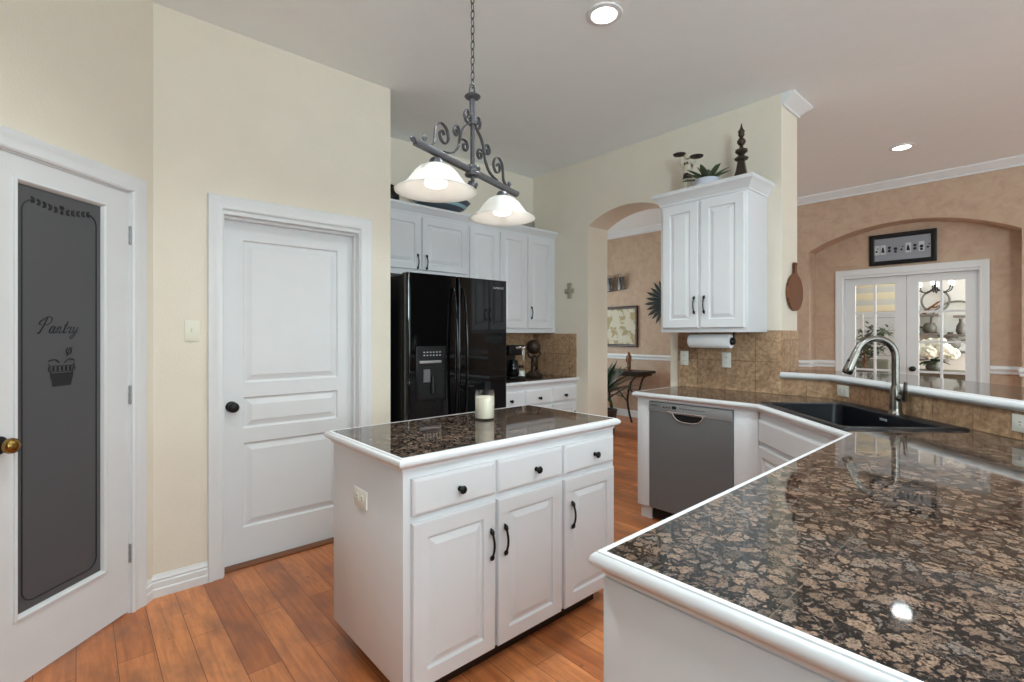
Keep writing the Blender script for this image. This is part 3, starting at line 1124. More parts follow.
# outlets
BF = frame((XA, 0.997, 0), -135)
outlet(BF, 0.120, 0.997, -0.01, 'white outlet plate on tile left of the faucet', horizontal=True)
outlet(BF, 1.295, 0.998, -0.01, 'white outlet plate on tile at the right edge, past the sink', horizontal=True)
AWF = frame((XA, 2.115, 0), -90)
outlet(AWF, 0.060, 1.163, -0.01, 'white outlet plate on tile next to the archway edge')
outlet(AWF, 0.408, 1.160, -0.01, 'white outlet plate on tile below the paper towel roll')
outlet(frame((0.453, YD, 0)), 0, 1.374, 0, 'almond toggle light switch left of the closed panel door', m='plate_almond', switch=True)

# ------------------------------------------------------------------ hanging cabinet right of the archway
UF = frame((3.40, 2.075, 0), -90)
uc = thing('wall_cabinet', 'white two door hanging cabinet right of the archway', 'cabinet', (3.40, 2.075, 1.372), -90)
mb = MB(UF); mb.box(0, 0.665, 0, 0.333, 1.372, 2.36, 0.002)
obj('body', mb, 'white_paint', uc)
CC = [(0, 2.345), (0.006, 2.345), (0.008, 2.36), (0.02, 2.375), (0.034, 2.40), (0.05, 2.415), (0.05, 2.44), (-0.02, 2.44), (-0.02, 2.36)]
mb = MB(UF); mb.sweep([(0, 0.33), (0, 0), (0.665, 0), (0.665, 0.33)], [(-o, z) for o, z in CC])
mb.box(0.01, 0.655, 0.01, 0.33, 2.425, 2.438)
obj('crown', mb, 'white_paint', uc, smooth=30)
for x0, x1, hx in ((0.024, 0.313, 0.290), (0.333, 0.645, 0.366)):
    mb = MB(UF); raised_door(mb, x0, x1, 1.405, 2.332, -0.02, stile=0.062)
    d = obj('door', mb, 'white_paint', uc)
    pull(UF, hx, 1.572, -0.02, d, 0.135)

# paper towel under it
TF = frame((3.52, 1.735, 0), -90)
ph = thing('towel_holder', 'black paper towel holder under the hanging cabinet', 'holder', (3.52, 1.735, 1.3), -90)
mb = MB(TF)
mb.tube([(-0.150, 0, 1.306), (0.178, 0, 1.306)], 0.007, 10)
obj('rod', mb, 'black_iron', ph)
mb = MB(TF)
mb.lathe([(0.028, 0.158), (0.028, 0.17), (0.018, 0.182), (0.008, 0.184)], (0, 0, 1.306), 'x', 20)
mb.tube([(0.172, 0, 1.308), (0.172, 0.005, 1.345), (0.172, 0.01, 1.372)], 0.006, 8)
obj('end_cap', mb, 'black_iron', ph)
mb = MB(TF)
mb.lathe([(0.02, -0.158), (0.05, -0.158), (0.051, -0.155), (0.051, 0.152), (0.05, 0.155), (0.02, 0.155)], (0, 0, 1.306), 'x', 32)
tag(obj('paper_towel_roll', mb, 'paper', smooth=50), 'white paper towel roll hanging under the cabinet', 'paper towel')

# things on top of it
fn = thing('finial', 'tall dark bronze finial standing on the hanging cabinet', 'ornament', (3.55, 1.52, 2.44))
mb = MB(frame((3.55, 1.52, 2.44)))
b4 = []
for r, h in [(0.058, 0), (0.058, 0.02), (0.05, 0.04), (0.036, 0.09), (0.028, 0.14), (0.024, 0.165)]:
    b4.append([(r * c[0], r * c[1], h) for c in ((1, 1), (-1, 1), (-1, -1), (1, -1))])
mb.M = mb.M @ Matrix.Rotation(math.radians(12), 4, 'Z') @ Matrix.Diagonal((0.85, 0.85, 1, 1))
mb.loops(b4)
obj('base', mb, 'finial_bronze', fn)
mb = MB(frame((3.55, 1.52, 2.44)))
mb.lathe([(0.03, 0.163), (0.044, 0.17), (0.047, 0.18), (0.03, 0.19), (0.018, 0.205), (0.03, 0.215), (0.042, 0.225), (0.04, 0.24), (0.016, 0.25), (0.011, 0.27),
          (0.02, 0.278), (0.029, 0.292), (0.029, 0.304), (0.02, 0.318), (0.01, 0.328), (0.016, 0.335), (0.022, 0.348), (0.018, 0.36), (0.024, 0.37), (0.017, 0.382), (0.008, 0.40), (0.002, 0.43)], seg=20)
obj('spindle', mb, 'finial_bronze', fn, smooth=50)

pt = thing('potted_agave', 'small green agave in white pot on the hanging cabinet', 'plant', (3.55, 1.775, 2.44))
PM = frame((3.55, 1.775, 2.44))
mb = MB(PM); mb.lathe([(0.075, 0), (0.088, 0.01), (0.092, 0.082), (0.088, 0.086), (0.080, 0.078), (0.01, 0.076)])
obj('pot', mb, 'pot_white', pt, smooth=50)


def leaf(mb, base, ang, elev, L, w, droop=0.3, thick=0.35, n=7):
    """Tapered, slightly folded leaf from base outwards."""
    d = Vector((math.cos(ang), math.sin(ang), 0))
    side = Vector((-d.y, d.x, 0))
    rings = []
    for i in range(n + 1):
        f = i / n
        p = Vector(base) + d * (L * f * math.cos(elev)) + Vector((0, 0, 1)) * (L * f * math.sin(elev) - droop * L * f * f)
        ww = w * (math.sin(PI * min(0.98, 0.18 + 0.82 * f)) ** 0.8) if f < 1 else 0.0
        ww = max(ww, w * 0.03)
        up = Vector((0, 0, 1)) * (ww * thick)
        rings.append([p - side * ww + up * 0.6, p - up * 0.25, p + side * ww + up * 0.6, p + up * 0.2])
    mb.loops(rings)


rnd = random.Random(3)
for i in range(17):
    mb = MB(PM)
    ring = i % 3
    leaf(mb, (0, 0, 0.074), i * 2.399, (0.25, 0.6, 1.05)[ring], (0.20, 0.19, 0.15)[ring], 0.026, 0.10)
    obj('leaf', mb, 'leaf_green', pt, smooth=30)

# little waiter figurine with two raised trays
fg = thing('waiter_figurine', 'small cream figurine holding two dark trays on the hanging cabinet', 'figurine', (3.55, 1.935, 2.44), -90)
GM = frame((3.55, 1.935, 2.44), -90)


def skin_body(name, joints, edges, radii, m, parent, M, sub=2):
    me = bpy.data.meshes.new(name)
    me.from_pydata([tuple((MW[parent.name].inverted() @ M @ Vector(j))) for j in joints], edges, [])
    o = bpy.data.objects.new(name, me)
    COL.objects.link(o)
    o.parent = parent
    sk_ = o.modifiers.new('skin', 'SKIN')
    for i, r in enumerate(radii):
        me.skin_vertices[0].data[i].radius = (r, r)
    me.skin_vertices[0].data[0].use_root = True
    sk_.use_smooth_shade = True
    ss = o.modifiers.new('sub', 'SUBSURF')
    ss.levels = ss.render_levels = sub
    me.materials.append(MATS[m])
    MW[o.name] = MW[parent.name]
    return o


J = [(0, 0, 0.155), (0, 0, 0.195), (0, 0, 0.235), (0, 0, 0.258), (0, 0, 0.282),
     (-0.03, 0, 0.228), (-0.05, 0, 0.262), (-0.06, -0.004, 0.315), (0.03, 0, 0.228), (0.052, 0, 0.225), (0.075, -0.01, 0.262),
     (-0.018, 0, 0.14), (-0.022, -0.004, 0.08), (-0.022, 0, 0.03), (-0.022, -0.02, 0.012),
     (0.018, 0, 0.14), (0.024, 0.006, 0.08), (0.028, 0.004, 0.03), (0.03, -0.016, 0.012)]
E = [(0, 1), (1, 2), (2, 3), (3, 4), (2, 5), (5, 6), (6, 7), (2, 8), (8, 9), (9, 10), (0, 11), (11, 12), (12, 13), (13, 14), (0, 15), (15, 16), (16, 17), (17, 18)]
RD = [0.024, 0.027, 0.022, 0.011, 0.019, 0.013, 0.010, 0.007, 0.013, 0.010, 0.007, 0.017, 0.013, 0.010, 0.009, 0.017, 0.013, 0.010, 0.009]
skin_body('body', J, E, RD, 'figure_cream', fg, GM)
mb = MB(GM); mb.lathe([(0.026, 0.172), (0.031, 0.160), (0.036, 0.13), (0.034, 0.128), (0.02, 0.16)], (0, 0, 0), seg=18)
obj('apron', mb, 'figure_dark', fg)
mb = MB(GM); mb.lathe([(0.021, 0.288), (0.023, 0.296), (0.027, 0.312), (0.018, 0.325), (0.004, 0.328)], (0, 0, 0), seg=16)
obj('hat', mb, 'figure_cream', fg, smooth=50)
mb = MB(GM)
for s in (-1, 1):
    mb.loops([[(s * 0.002, -0.02, 0.246), (s * 0.002, -0.026, 0.246), (s * 0.002, -0.023, 0.252)], [(s * 0.018, -0.018, 0.238), (s * 0.018, -0.024, 0.238), (s * 0.018, -0.02, 0.26)]])
obj('bow_tie', mb, 'figure_dark', fg)
for x, z in ((-0.062, 0.325), (0.08, 0.272)):
    mb = MB(GM); mb.lathe([(0.01, 0), (0.046, 0.006), (0.050, 0.014), (0.047, 0.013), (0.03, 0.009)], (x, -0.008, z), seg=22)
    obj('tray', mb, 'figure_dark', fg, smooth=50)
for x in (-0.022, 0.030):
    mb = MB(GM); mb.lathe([(0.014, 0), (0.016, 0.008), (0.012, 0.022)], (x, -0.008, 0.0), seg=12)
    obj('shoe', mb, 'figure_dark', fg)

# cutting board on the wall end
cb = thing('cutting_board', 'round wooden paddle board hanging on the wall end', 'cutting board', (3.955, 1.318, 1.53))
mb = MB(frame((3.955, 1.318, 0)))
o_ = []
for i in range(40):
    a = -PI / 2 + 2 * PI * i / 40
    o_.append((0.150 * math.cos(a), 1.665 + 0.135 * math.sin(a)))
left = [p for p in o_]
top_i = min(range(40), key=lambda i: abs(o_[i][0]) + (1 if o_[i][1] < 1.7 else 0))
poly = o_[top_i + 2:] + o_[:top_i - 1]
poly += [(0.027, 1.81), (0.022, 1.835), (0.024, 1.875), (0.014, 1.888), (-0.014, 1.888), (-0.024, 1.875), (-0.022, 1.835), (-0.027, 1.81)]
mb.prism(poly, -0.022, -0.004, lambda u, v, h: (u, h, v), holes=[[(0.006 * math.cos(2 * PI * i / 10), 1.872 + 0.006 * math.sin(2 * PI * i / 10)) for i in range(10)]])
obj('board', mb, 'board_wood', cb)
mb = MB(frame((3.955, 1.318, 0))); mb.tube([(0, 0, 1.876), (0, -0.03, 1.876)], 0.004, 8)
obj('hanging_nail', mb, 'black_iron', cb)

# stone cross on the arch wall
mb = MB(frame((XA, 3.315, 0), -90))
cp_ = [(-0.022, 1.72), (0.022, 1.72), (0.018, 1.78), (0.058, 1.775), (0.058, 1.82), (0.018, 1.817), (0.023, 1.878), (-0.023, 1.878), (-0.018, 1.817), (-0.058, 1.82), (-0.058, 1.775), (-0.018, 1.78)]
mb.prism(cp_, -0.018, -0.001, lambda u, v, h: (u, h, v))
mb.lathe([(0.02, 0.018), (0.016, 0.024), (0.004, 0.026)], (0, 0, 1.798), 'y', 12)
tag(obj('wall_cross', mb, 'cross_stone'), 'small stone cross hanging on the wall left of the archway', 'cross')

# ------------------------------------------------------------------ pantry door
d1 = thing('door_1', 'white pantry door with dark frosted glass panel', 'door', tuple(PF @ Vector((-0.478, 0, 0))), 45, kind='structure')
mb = MB(PF)
lx0, lx1 = -0.790, -0.150
gx0, gx1, gz0, gz1 = -0.652, -0.283, 0.272, 1.944
lz0, lz1 = 0.012, 2.042
for a in ((lx0, gx0, lz0, lz1), (gx1, lx1, lz0, lz1), (gx0, gx1, lz0, gz0), (gx0, gx1, gz1, lz1)):
    mb.box(a[0], a[1], 0.002, 0.037, a[2], a[3])
mb.loops([rect(gx0 - 0.016 + i, gx1 + 0.016 - i, gz0 - 0.016 + i, gz1 + 0.016 - i, y) for i, y in
          ((0, 0.003), (0.002, -0.006), (0.010, -0.007), (0.016, 0.001), (0.020, 0.014))], True, False, False)
obj('leaf', mb, 'door_white', d1)
mb = MB(PF); mb.box(gx0 - 0.005, gx1 + 0.005, 0.014, 0.020, gz0 - 0.005, gz1 + 0.005)
gp_ = obj('glass_pane', mb, 'pane_frost', d1)
# etched border, sprig, word and basket on the glass
ye = 0.0125
cxg = (gx0 + gx1) / 2
bx0, bx1, bz0, bz1 = gx0 + 0.026, gx1 - 0.026, gz0 + 0.035, gz1 - 0.055
mb = MB(PF)
pth = [(bx0 + 0.045, ye, bz1)]
for cx, cz, a0, a1 in ((bx0 + 0.045, bz1 - 0.045, PI / 2, PI), (bx0 + 0.045, bz0 + 0.045, PI, 1.5 * PI), (bx1 - 0.045, bz0 + 0.045, 1.5 * PI, 2 * PI), (bx1 - 0.045, bz1 - 0.045, 0, PI / 2)):
    for i in range(7):
        a = a0 + (a1 - a0) * i / 6
        pth.append((cx + 0.045 * math.cos(a), ye, cz + 0.045 * math.sin(a)))
mb.tube(pth, 0.0026, 6, flat=(1, 1))
obj('etched_border', mb, 'etch_dark', gp_)
mb = MB(PF)


def sprig_leaf(mb, x, z, ang, L=0.02, w=0.006):
    c, s = math.cos(ang), math.sin(ang)
    P = [(0, 0), (0.35 * L, w), (0.7 * L, w * 0.8), (L, 0), (0.7 * L, -w * 0.8), (0.35 * L, -w)]
    mb.prism([(x + c * a - s * b, z + s * a + c * b) for a, b in P], ye - 0.001, ye + 0.001, lambda u, v, h: (u, h, v))


for s in (-1, 1):
    for i in range(5):
        x = cxg + s * (0.018 + i * 0.023)
        z = bz1 - 0.016 + 0.016 * (i / 4)
        sprig_leaf(mb, x, z, (0 if s > 0 else PI) + 0.7 * s)
        sprig_leaf(mb, x, z, (0 if s > 0 else PI) - 0.7 * s)
for a in (PI / 2, 1.2, PI - 1.2, -PI / 2):
    sprig_leaf(mb, cxg, bz1 - 0.012, a, 0.02)
obj('etched_sprig', mb, 'etch_dark', gp_)
# handwritten word
W_ = {
    'P': [[(0.1, 0.9), (-0.05, 0.8), (-0.1, 0.6), (0.05, 0.55)], [(0.32, 1.05), (0.22, 0.5), (0.08, -0.02), (-0.02, 0.02)],
          [(0.1, 0.95), (0.35, 1.1), (0.62, 1.0), (0.62, 0.75), (0.42, 0.55), (0.24, 0.55)]],
    'a': [[(0.3, 0.42), (0.14, 0.44), (0.02, 0.22), (0.06, 0.02), (0.2, 0.04), (0.32, 0.4), (0.28, 0.06), (0.36, 0.0), (0.46, 0.1)]],
    'n': [[(0.0, 0.3), (0.1, 0.42), (0.04, 0.0)], [(0.06, 0.2), (0.2, 0.42), (0.28, 0.36), (0.22, 0.06), (0.3, 0.0), (0.4, 0.1)]],
    't': [[(0.18, 0.8), (0.08, 0.15), (0.14, 0.0), (0.28, 0.1)], [(0.02, 0.5), (0.28, 0.54)]],
    'r': [[(0.0, 0.3), (0.1, 0.42), (0.16, 0.38), (0.26, 0.4), (0.2, 0.06), (0.28, 0.0), (0.38, 0.1)]],
    'y': [[(0.0, 0.35), (0.08, 0.42), (0.06, 0.12), (0.16, 0.02), (0.28, 0.2)], [(0.34, 0.42), (0.24, -0.2), (0.08, -0.4), (0.0, -0.28), (0.2, -0.05), (0.42, 0.1)]],
}


def smooth2(pts, n=6):
    out = []
    P = [Vector(p) for p in pts]
    for i in range(len(P) - 1):
        a, b, c, d = P[max(0, i - 1)], P[i], P[i + 1], P[min(len(P) - 1, i + 2)]
        for k in range(n):
            t = k / n
            out.append(0.5 * ((2 * b) + (c - a) * t + (2 * a - 5 * b + 4 * c - d) * t * t + (-a + 3 * b - 3 * c + d) * t ** 3))
    out.append(P[-1])
    return out


mb = MB(PF)
xo = cxg - 0.098
hgt = 0.061
for ch, adv in zip('Pantry', (0.62, 0.42, 0.40, 0.26, 0.36, 0.42)):
    for stroke in W_[ch]:
        mb.tube([(xo + (p.x + 0.32 * p.y) * hgt, ye, 1.362 + p.y * hgt) for p in smooth2(stroke)], 0.0021, 5)
    xo += adv * hgt * 1.12
obj('lettering', mb, 'etch_dark', gp_, label='handwritten style Pantry lettering')
mb = MB(PF)
mb.prism([(cxg - 0.038, 1.14), (cxg + 0.038, 1.14), (cxg + 0.05, 1.195), (cxg - 0.05, 1.195)], ye - 0.001, ye + 0.001, lambda u, v, h: (u, h, v))
for k in range(6):
    x = cxg - 0.045 + k * 0.018
    mb.tube([(x + 0.012 * math.cos(a * PI / 6), ye, 1.213 + 0.013 * math.sin(a * PI / 6)) for a in range(13)], 0.0018, 5)
for s in (-1, 1):
    mb.tube([(cxg + s * 0.055, ye, 1.235), (cxg + s * 0.045, ye, 1.20), (cxg + s * 0.047, ye, 1.175)], 0.002, 5)
    mb.tube([(p.x, ye, p.y) for p in smooth2([(cxg + s * 0.012, 1.238), (cxg + s * 0.03, 1.252), (cxg + s * 0.055, 1.246)])], 0.003, 5)
mb.tube([(cxg + 0.03 + 0.011 * math.cos(a * PI / 5), ye, 1.285 + 0.013 * math.sin(a * PI / 5)) for a in range(11)], 0.0022, 5)
mb.tube([(cxg + 0.02, ye, 1.262), (cxg + 0.03, ye, 1.285), (cxg + 0.045, ye, 1.302)], 0.0016, 5)
obj('etched_basket', mb, 'etch_dark', gp_)
mb = MB(PF); mb.lathe([(0.034, 0.0), (0.034, 0.004), (0.028, 0.009), (0.014, 0.012), (0.012, 0.03)], (-0.718, 0.002, 0.945), 'y', 24)
kn = obj('knob', mb, 'black_iron', d1, smooth=50)
mb = MB(PF); mb.lathe([(0.012, 0.028), (0.024, 0.036), (0.029, 0.05), (0.027, 0.062), (0.016, 0.071), (0.004, 0.073)], (-0.718, 0.002, 0.945), 'y', 24)
obj('knob_grip', mb, 'brass', kn, 'brass grip of the pantry knob', smooth=60)
for z in (1.837, 1.062, 0.292):
    mb = MB(PF)
    mb.lathe([(0.0055, -0.045), (0.0055, 0.045)], (-0.146, -0.004, z), 'z', 10)
    for q in range(3):
        mb.lathe([(0.0062, 0.0), (0.0062, 0.012)], (-0.146, -0.004, z - 0.04 + q * 0.034), 'z', 10)
    obj('hinge', mb, 'steel', d1, smooth=50)
mb = MB(PF); casing(mb, -0.80, -0.142, 2.05)
mb.box(-0.80, -0.791, 0, 0.1, 0, 2.05); mb.box(-0.149, -0.142, 0.0, 0.1, 0, 2.05); mb.box(-0.80, -0.142, 0.0, 0.1, 2.043, 2.052)
struct('trim_5', mb, 'trim_white', 'white moulded casing around the pantry door', 'door casing')

# closed three panel door
d2 = thing('door_2', 'closed white three panel door with black knob', 'door', (1.0, YD + 0.1, 0), kind='structure')
mb = MB()
yl = YD + 0.092
X0, X1 = 0.606, 1.394
px0, px1 = 0.722, 1.287
pans = ((0.215, 0.715), (0.80, 0.985), (1.07, 1.912))
mb.box(X0, px0, yl, yl + 0.04, 0.012, 2.03); mb.box(px1, X1, yl, yl + 0.04, 0.012, 2.03)
zz = [0.012] + [z for p in pans for z in p] + [2.03]
for a, b in zip(zz[::2], zz[1::2]):
    mb.box(px0, px1, yl, yl + 0.04, a, b)
for a, b in pans:
    nested(mb, px0, px1, a, b, [(0, yl), (0.006, yl + 0.012), (0.014, yl + 0.013), (0.020, yl + 0.011), (0.042, yl + 0.003), (0.046, yl + 0.001)], False)
obj('leaf', mb, 'door_white', d2)
mb = MB(); mb.lathe([(0.031, 0), (0.031, 0.005), (0.02, 0.012), (0.012, 0.016), (0.012, 0.034), (0.024, 0.042), (0.030, 0.054), (0.028, 0.066), (0.014, 0.074)], (0.66, yl, 0.936), 'y', 24)
obj('knob', mb, 'black_iron', d2, smooth=55)
mb = MB(frame((0, YD, 0))); casing(mb, 0.60, 1.40, 2.055)
struct('trim_6', mb, 'trim_white', 'white moulded casing around the closed panel door', 'door casing')
mb = MB()
mb.box(0.60, 0.606, YD - 0.004, YD + 0.13, 0, 2.055); mb.box(1.394, 1.40, YD - 0.004, YD + 0.13, 0, 2.055); mb.box(0.606, 1.394, YD - 0.004, YD + 0.13, 2.032, 2.055)
mb.box(0.606, 0.617, YD + 0.052, YD + 0.09, 0, 2.032); mb.box(1.383, 1.394, YD + 0.052, YD + 0.09, 0, 2.032); mb.box(0.617, 1.383, YD + 0.052, YD + 0.09, 2.018, 2.032)
struct('trim_7', mb, 'trim_white', 'white jamb lining inside the closed panel door opening', 'door jamb')
mb = MB(); mb.box(0.606, 1.394, YD + 0.03, YD + 0.13, 0.0, 0.010, 0.003)
struct('trim_8', mb, 'threshold_wood', 'brown wooden threshold under the closed panel door', 'threshold')

# ------------------------------------------------------------------ refrigerator
fr = thing('refrigerator', 'glossy black side by side refrigerator with ice dispenser', 'refrigerator', (2.132, 3.4, 0))
FY = 2.97
mb = MB(); mb.box(1.683, 2.582, FY + 0.075, 3.80, 0.02, 1.775, 0.006)
obj('body', mb, 'black_plastic', fr)
mb = MB(); mb.box(1.70, 2.565, FY + 0.05, FY + 0.075, 0.0, 0.06)
obj('kick_grille', mb, 'dark_seam', fr)


def fridge_door(x0, x1, z0, z1):
    mb = MB()
    r = 0.022
    arc_ = [(r - r * math.cos(PI / 2 * i / 8), r - r * math.sin(PI / 2 * i / 8)) for i in range(9)]
    pr = [(x0, FY + 0.07)] + [(x0 + a, FY + b) for a, b in arc_] + [(x1 - a, FY + b) for a, b in reversed(arc_)] + [(x1, FY + 0.07)]
    mb.prism(pr, z0, z1)
    return mb


zt = 1.785
mb = fridge_door(1.678, 2.095, 0.06, zt)
fd1 = obj('freezer_door', mb, 'black_gloss', fr, smooth=5)
mb = fridge_door(2.103, 2.587, 0.06, zt)
fd2 = obj('fridge_door', mb, 'black_gloss', fr, smooth=5)
for x, par, s in ((2.055, fd1, -1), (2.143, fd2, 1)):
    mb = MB()
    pts = []
    for i in range(25):
        f = i / 24
        pts.append((x, FY - 0.008 - 0.05 * math.sin(PI * f) ** 0.55, 0.62 + 1.08 * f))
    mb.tube(pts, [0.013 if 2 < i < 22 else 0.011 for i in range(25)], 12, flat=(1.0, 0.8))
    obj('handle', mb, 'black_gloss', par, smooth=60)
# dispenser
mb = MB()
nested(mb, 1.745, 1.992, 0.885, 1.272, [(0, FY + 0.002), (0.0, FY - 0.005), (0.006, FY - 0.007)])
dp = obj('dispenser', mb, 'black_plastic', fd1)
mb = MB(); mb.box(1.762, 1.975, FY - 0.0095, FY - 0.0065, 1.187, 1.252)
s1 = obj('control_panel', mb, 'dark_seam', fd1)
mb = MB()
for i in range(6):
    for j in range(2):
        mb.box(1.80 + i * 0.026, 1.812 + i * 0.026, FY - 0.0105, FY - 0.009, 1.205 + j * 0.022, 1.212 + j * 0.022)
obj('control_icons', mb, 'silver_print', s1)
mb = MB(); mb.box(1.768, 1.945, FY - 0.016, FY - 0.006, 1.152, 1.172, 0.002)
obj('chrome_bar', mb, 'steel', dp)
mb = MB()
mb.loops([rect(1.765, 1.975, 0.90, 1.148, FY - 0.0075), rect(1.768, 1.972, 0.903, 1.145, FY - 0.0068)], True, True, True)
obj('alcove', mb, 'dark_seam', dp)
mb = MB(); mb.loops([[(1.80, FY - 0.010, 1.02), (1.855, FY - 0.010, 1.02), (1.85, FY - 0.016, 1.11), (1.80, FY - 0.016, 1.11)],
                     [(1.80, FY - 0.006, 1.02), (1.855, FY - 0.006, 1.02), (1.85, FY - 0.006, 1.11), (1.80, FY - 0.006, 1.11)]])
obj('ice_paddle', mb, 'steel_dark', dp)
mb = MB(); mb.lathe([(0.012, 0), (0.016, -0.02), (0.022, -0.12)], (1.875, FY - 0.010, 1.06), 'z', 14)
obj('water_paddle', mb, 'black_plastic', dp)
lettering('SAMSUNG', Matrix.Translation((2.492, FY - 0.001, 1.716)), 0.024, 'silver_print', fd2)

# ------------------------------------------------------------------ cabinets on the refrigerator wall
YU = 3.525
CU = [(0, 2.345), (0.006, 2.345), (0.008, 2.358), (0.02, 2.37), (0.032, 2.39), (0.045, 2.402), (0.045, 2.42), (-0.02, 2.42), (-0.02, 2.36)]


def upper(name, label, x0, x1, z0, doors, handles, group=None):
    t = thing(name, label, 'cabinet', ((x0 + x1) / 2, YU, z0), group=group)
    mb = MB(); mb.box(x0, x1, YU, YF - 0.002, z0, 2.36)
    obj('body', mb, 'white_paint', t)
    mb = MB(); mb.sweep([(x1, YU), (x0, YU)], [(-o, z) for o, z in reversed(CU)]) if False else mb.sweep([(x0, YU), (x1, YU)], [(-o, z) for o, z in CU])
    mb.box(x0, x1, YU + 0.01, YF - 0.004, 2.40, 2.415)
    obj('crown', mb, 'white_paint', t, smooth=30)
    for (a, b), hx in zip(doors, handles):
        mb = MB(); raised_door(mb, a, b, z0 + 0.045, 2.325, YU - 0.02, stile=0.055)
        d = obj('door', mb, 'white_paint', t)
        if hx:
            pull(I4, hx, z0 + (0.11 if z0 > 1.6 else 0.20), YU - 0.02, d, 0.13)


upper('wall_cabinet', 'short white two door cabinet above the black refrigerator', 1.627, 2.592, 1.845, ((1.66, 2.108), (2.122, 2.575)), (2.072, 2.157))
upper('wall_cabinet', 'narrow white one door cabinet just right of the refrigerator top', 2.594, 2.952, 1.372, ((2.612, 2.940),), (None,))
upper('wall_cabinet', 'white two door corner cabinet above the coffee maker', 2.954, XA - 0.001, 1.372, ((2.972, 3.318), (3.334, 3.678)), (None, 3.365))

bc = thing('base_cabinet', 'white base cabinet with three drawers beside the refrigerator', 'cabinet', (3.16, 3.5, 0))
YB = 3.225
mb = MB(); mb.box(2.605, XA - 0.002, YB, YF - 0.012, 0.095, 0.885)
obj('body', mb, 'white_paint', bc)
mb = MB(); mb.box(2.605, XA - 0.002, YB + 0.06, YF - 0.012, 0, 0.095)
obj('toe_kick', mb, 'white_paint', bc)
for i, kx in enumerate((2.832, 3.185, 3.538)):
    x0, x1 = kx - 0.168, kx + 0.165
    mb = MB(); slab_front(mb, x0, x1, 0.712, 0.845, YB - 0.02)
    d = obj('drawer', mb, 'white_paint', bc)
    knob(I4, kx, 0.768, YB - 0.02, d)
    mb = MB(); raised_door(mb, x0, x1, 0.11, 0.69, YB - 0.02)
    d = obj('door', mb, 'white_paint', bc)
    pull(I4, x1 - 0.035, 0.54, YB - 0.02, d)
fc = thing('counter_section', 'short granite worktop with white nosing beside the refrigerator', 'countertop', (3.16, 3.5, 0.85))
mb = MB(); mb.box(2.602, XA - 0.011, YB - 0.011, YF - 0.0115, TOP - 0.032, TOP - 0.0005)
obj('slab', mb, 'granite', fc)
mb = MB(); counter_trim(mb, [(XA - 0.001, YB - 0.027), (2.602, YB - 0.027)])
obj('edge_trim', mb, 'white_paint', fc, smooth=50)

# coffee maker, statuette and jar on it
cm = thing('coffee_maker', 'black coffee maker on the counter beside the refrigerator', 'coffee maker', (3.07, 3.50, TOP))
CM = frame((3.07, 3.50, TOP))
mb = MB(CM); mb.box(-0.1, 0.1, -0.13, 0.13, 0, 0.03, 0.006)
obj('base', mb, 'black_plastic', cm)
mb = MB(CM); mb.box(-0.1, 0.1, 0.02, 0.13, 0.03, 0.31, 0.01)
obj('tank', mb, 'black_gloss', cm)
mb = MB(CM); mb.box(-0.1, 0.1, -0.12, 0.13, 0.23, 0.325, 0.012)
obj('brew_head', mb, 'black_plastic', cm)
mb = MB(CM); mb.box(0.055, 0.085, -0.126, -0.119, 0.17, 0.30, 0.003); mb.box(-0.02, 0.098, -0.126, -0.119, 0.295, 0.312, 0.003)
obj('chrome_lever', mb, 'chrome', cm)
mb = MB(CM); mb.lathe([(0.05, 0.032), (0.06, 0.05), (0.062, 0.12), (0.045, 0.17), (0.04, 0.185)], (0, -0.055, 0), seg=20)
obj('carafe', mb, 'black_gloss', cm, smooth=50)

sb = thing('globe_statuette', 'dark bronze statuette carrying a globe on the corner counter', 'statuette', (3.42, 3.52, TOP))
SM = frame((3.42, 3.52, TOP), -20)
mb = MB(SM); mb.lathe([(0.09, 0), (0.095, 0.012), (0.08, 0.03), (0.055, 0.045), (0.05, 0.06), (0.02, 0.064)], seg=24)
obj('base', mb, 'bronze_dark', sb, smooth=45)
J = [(0, 0, 0.135), (0.005, -0.01, 0.175), (0, -0.01, 0.205), (0, -0.012, 0.222), (-0.045, 0, 0.195), (-0.07, -0.005, 0.235), (-0.045, 0, 0.27), (0.045, 0, 0.195), (0.07, -0.005, 0.235), (0.045, 0, 0.27),
     (-0.025, -0.02, 0.125), (-0.045, -0.06, 0.115), (-0.04, -0.035, 0.062), (0.025, 0, 0.12), (0.045, 0.02, 0.075), (0.03, 0.06, 0.065)]
E = [(0, 1), (1, 2), (2, 3), (2, 4), (4, 5), (5, 6), (2, 7), (7, 8), (8, 9), (0, 10), (10, 11), (11, 12), (0, 13), (13, 14), (14, 15)]
RD = [0.026, 0.03, 0.022, 0.018, 0.015, 0.012, 0.009, 0.015, 0.012, 0.009, 0.02, 0.016, 0.011, 0.02, 0.015, 0.010]
skin_body('figure', J, E, RD, 'bronze_dark', sb, SM)
mb = MB(SM)
mb.lathe([(0.074 * math.cos(a * PI / 16 - PI / 2) + 0.0004, 0.074 * math.sin(a * PI / 16 - PI / 2)) for a in range(17)], (0, 0.01, 0.300), seg=26)
obj('globe', mb, 'bronze_dark', sb, smooth=70)

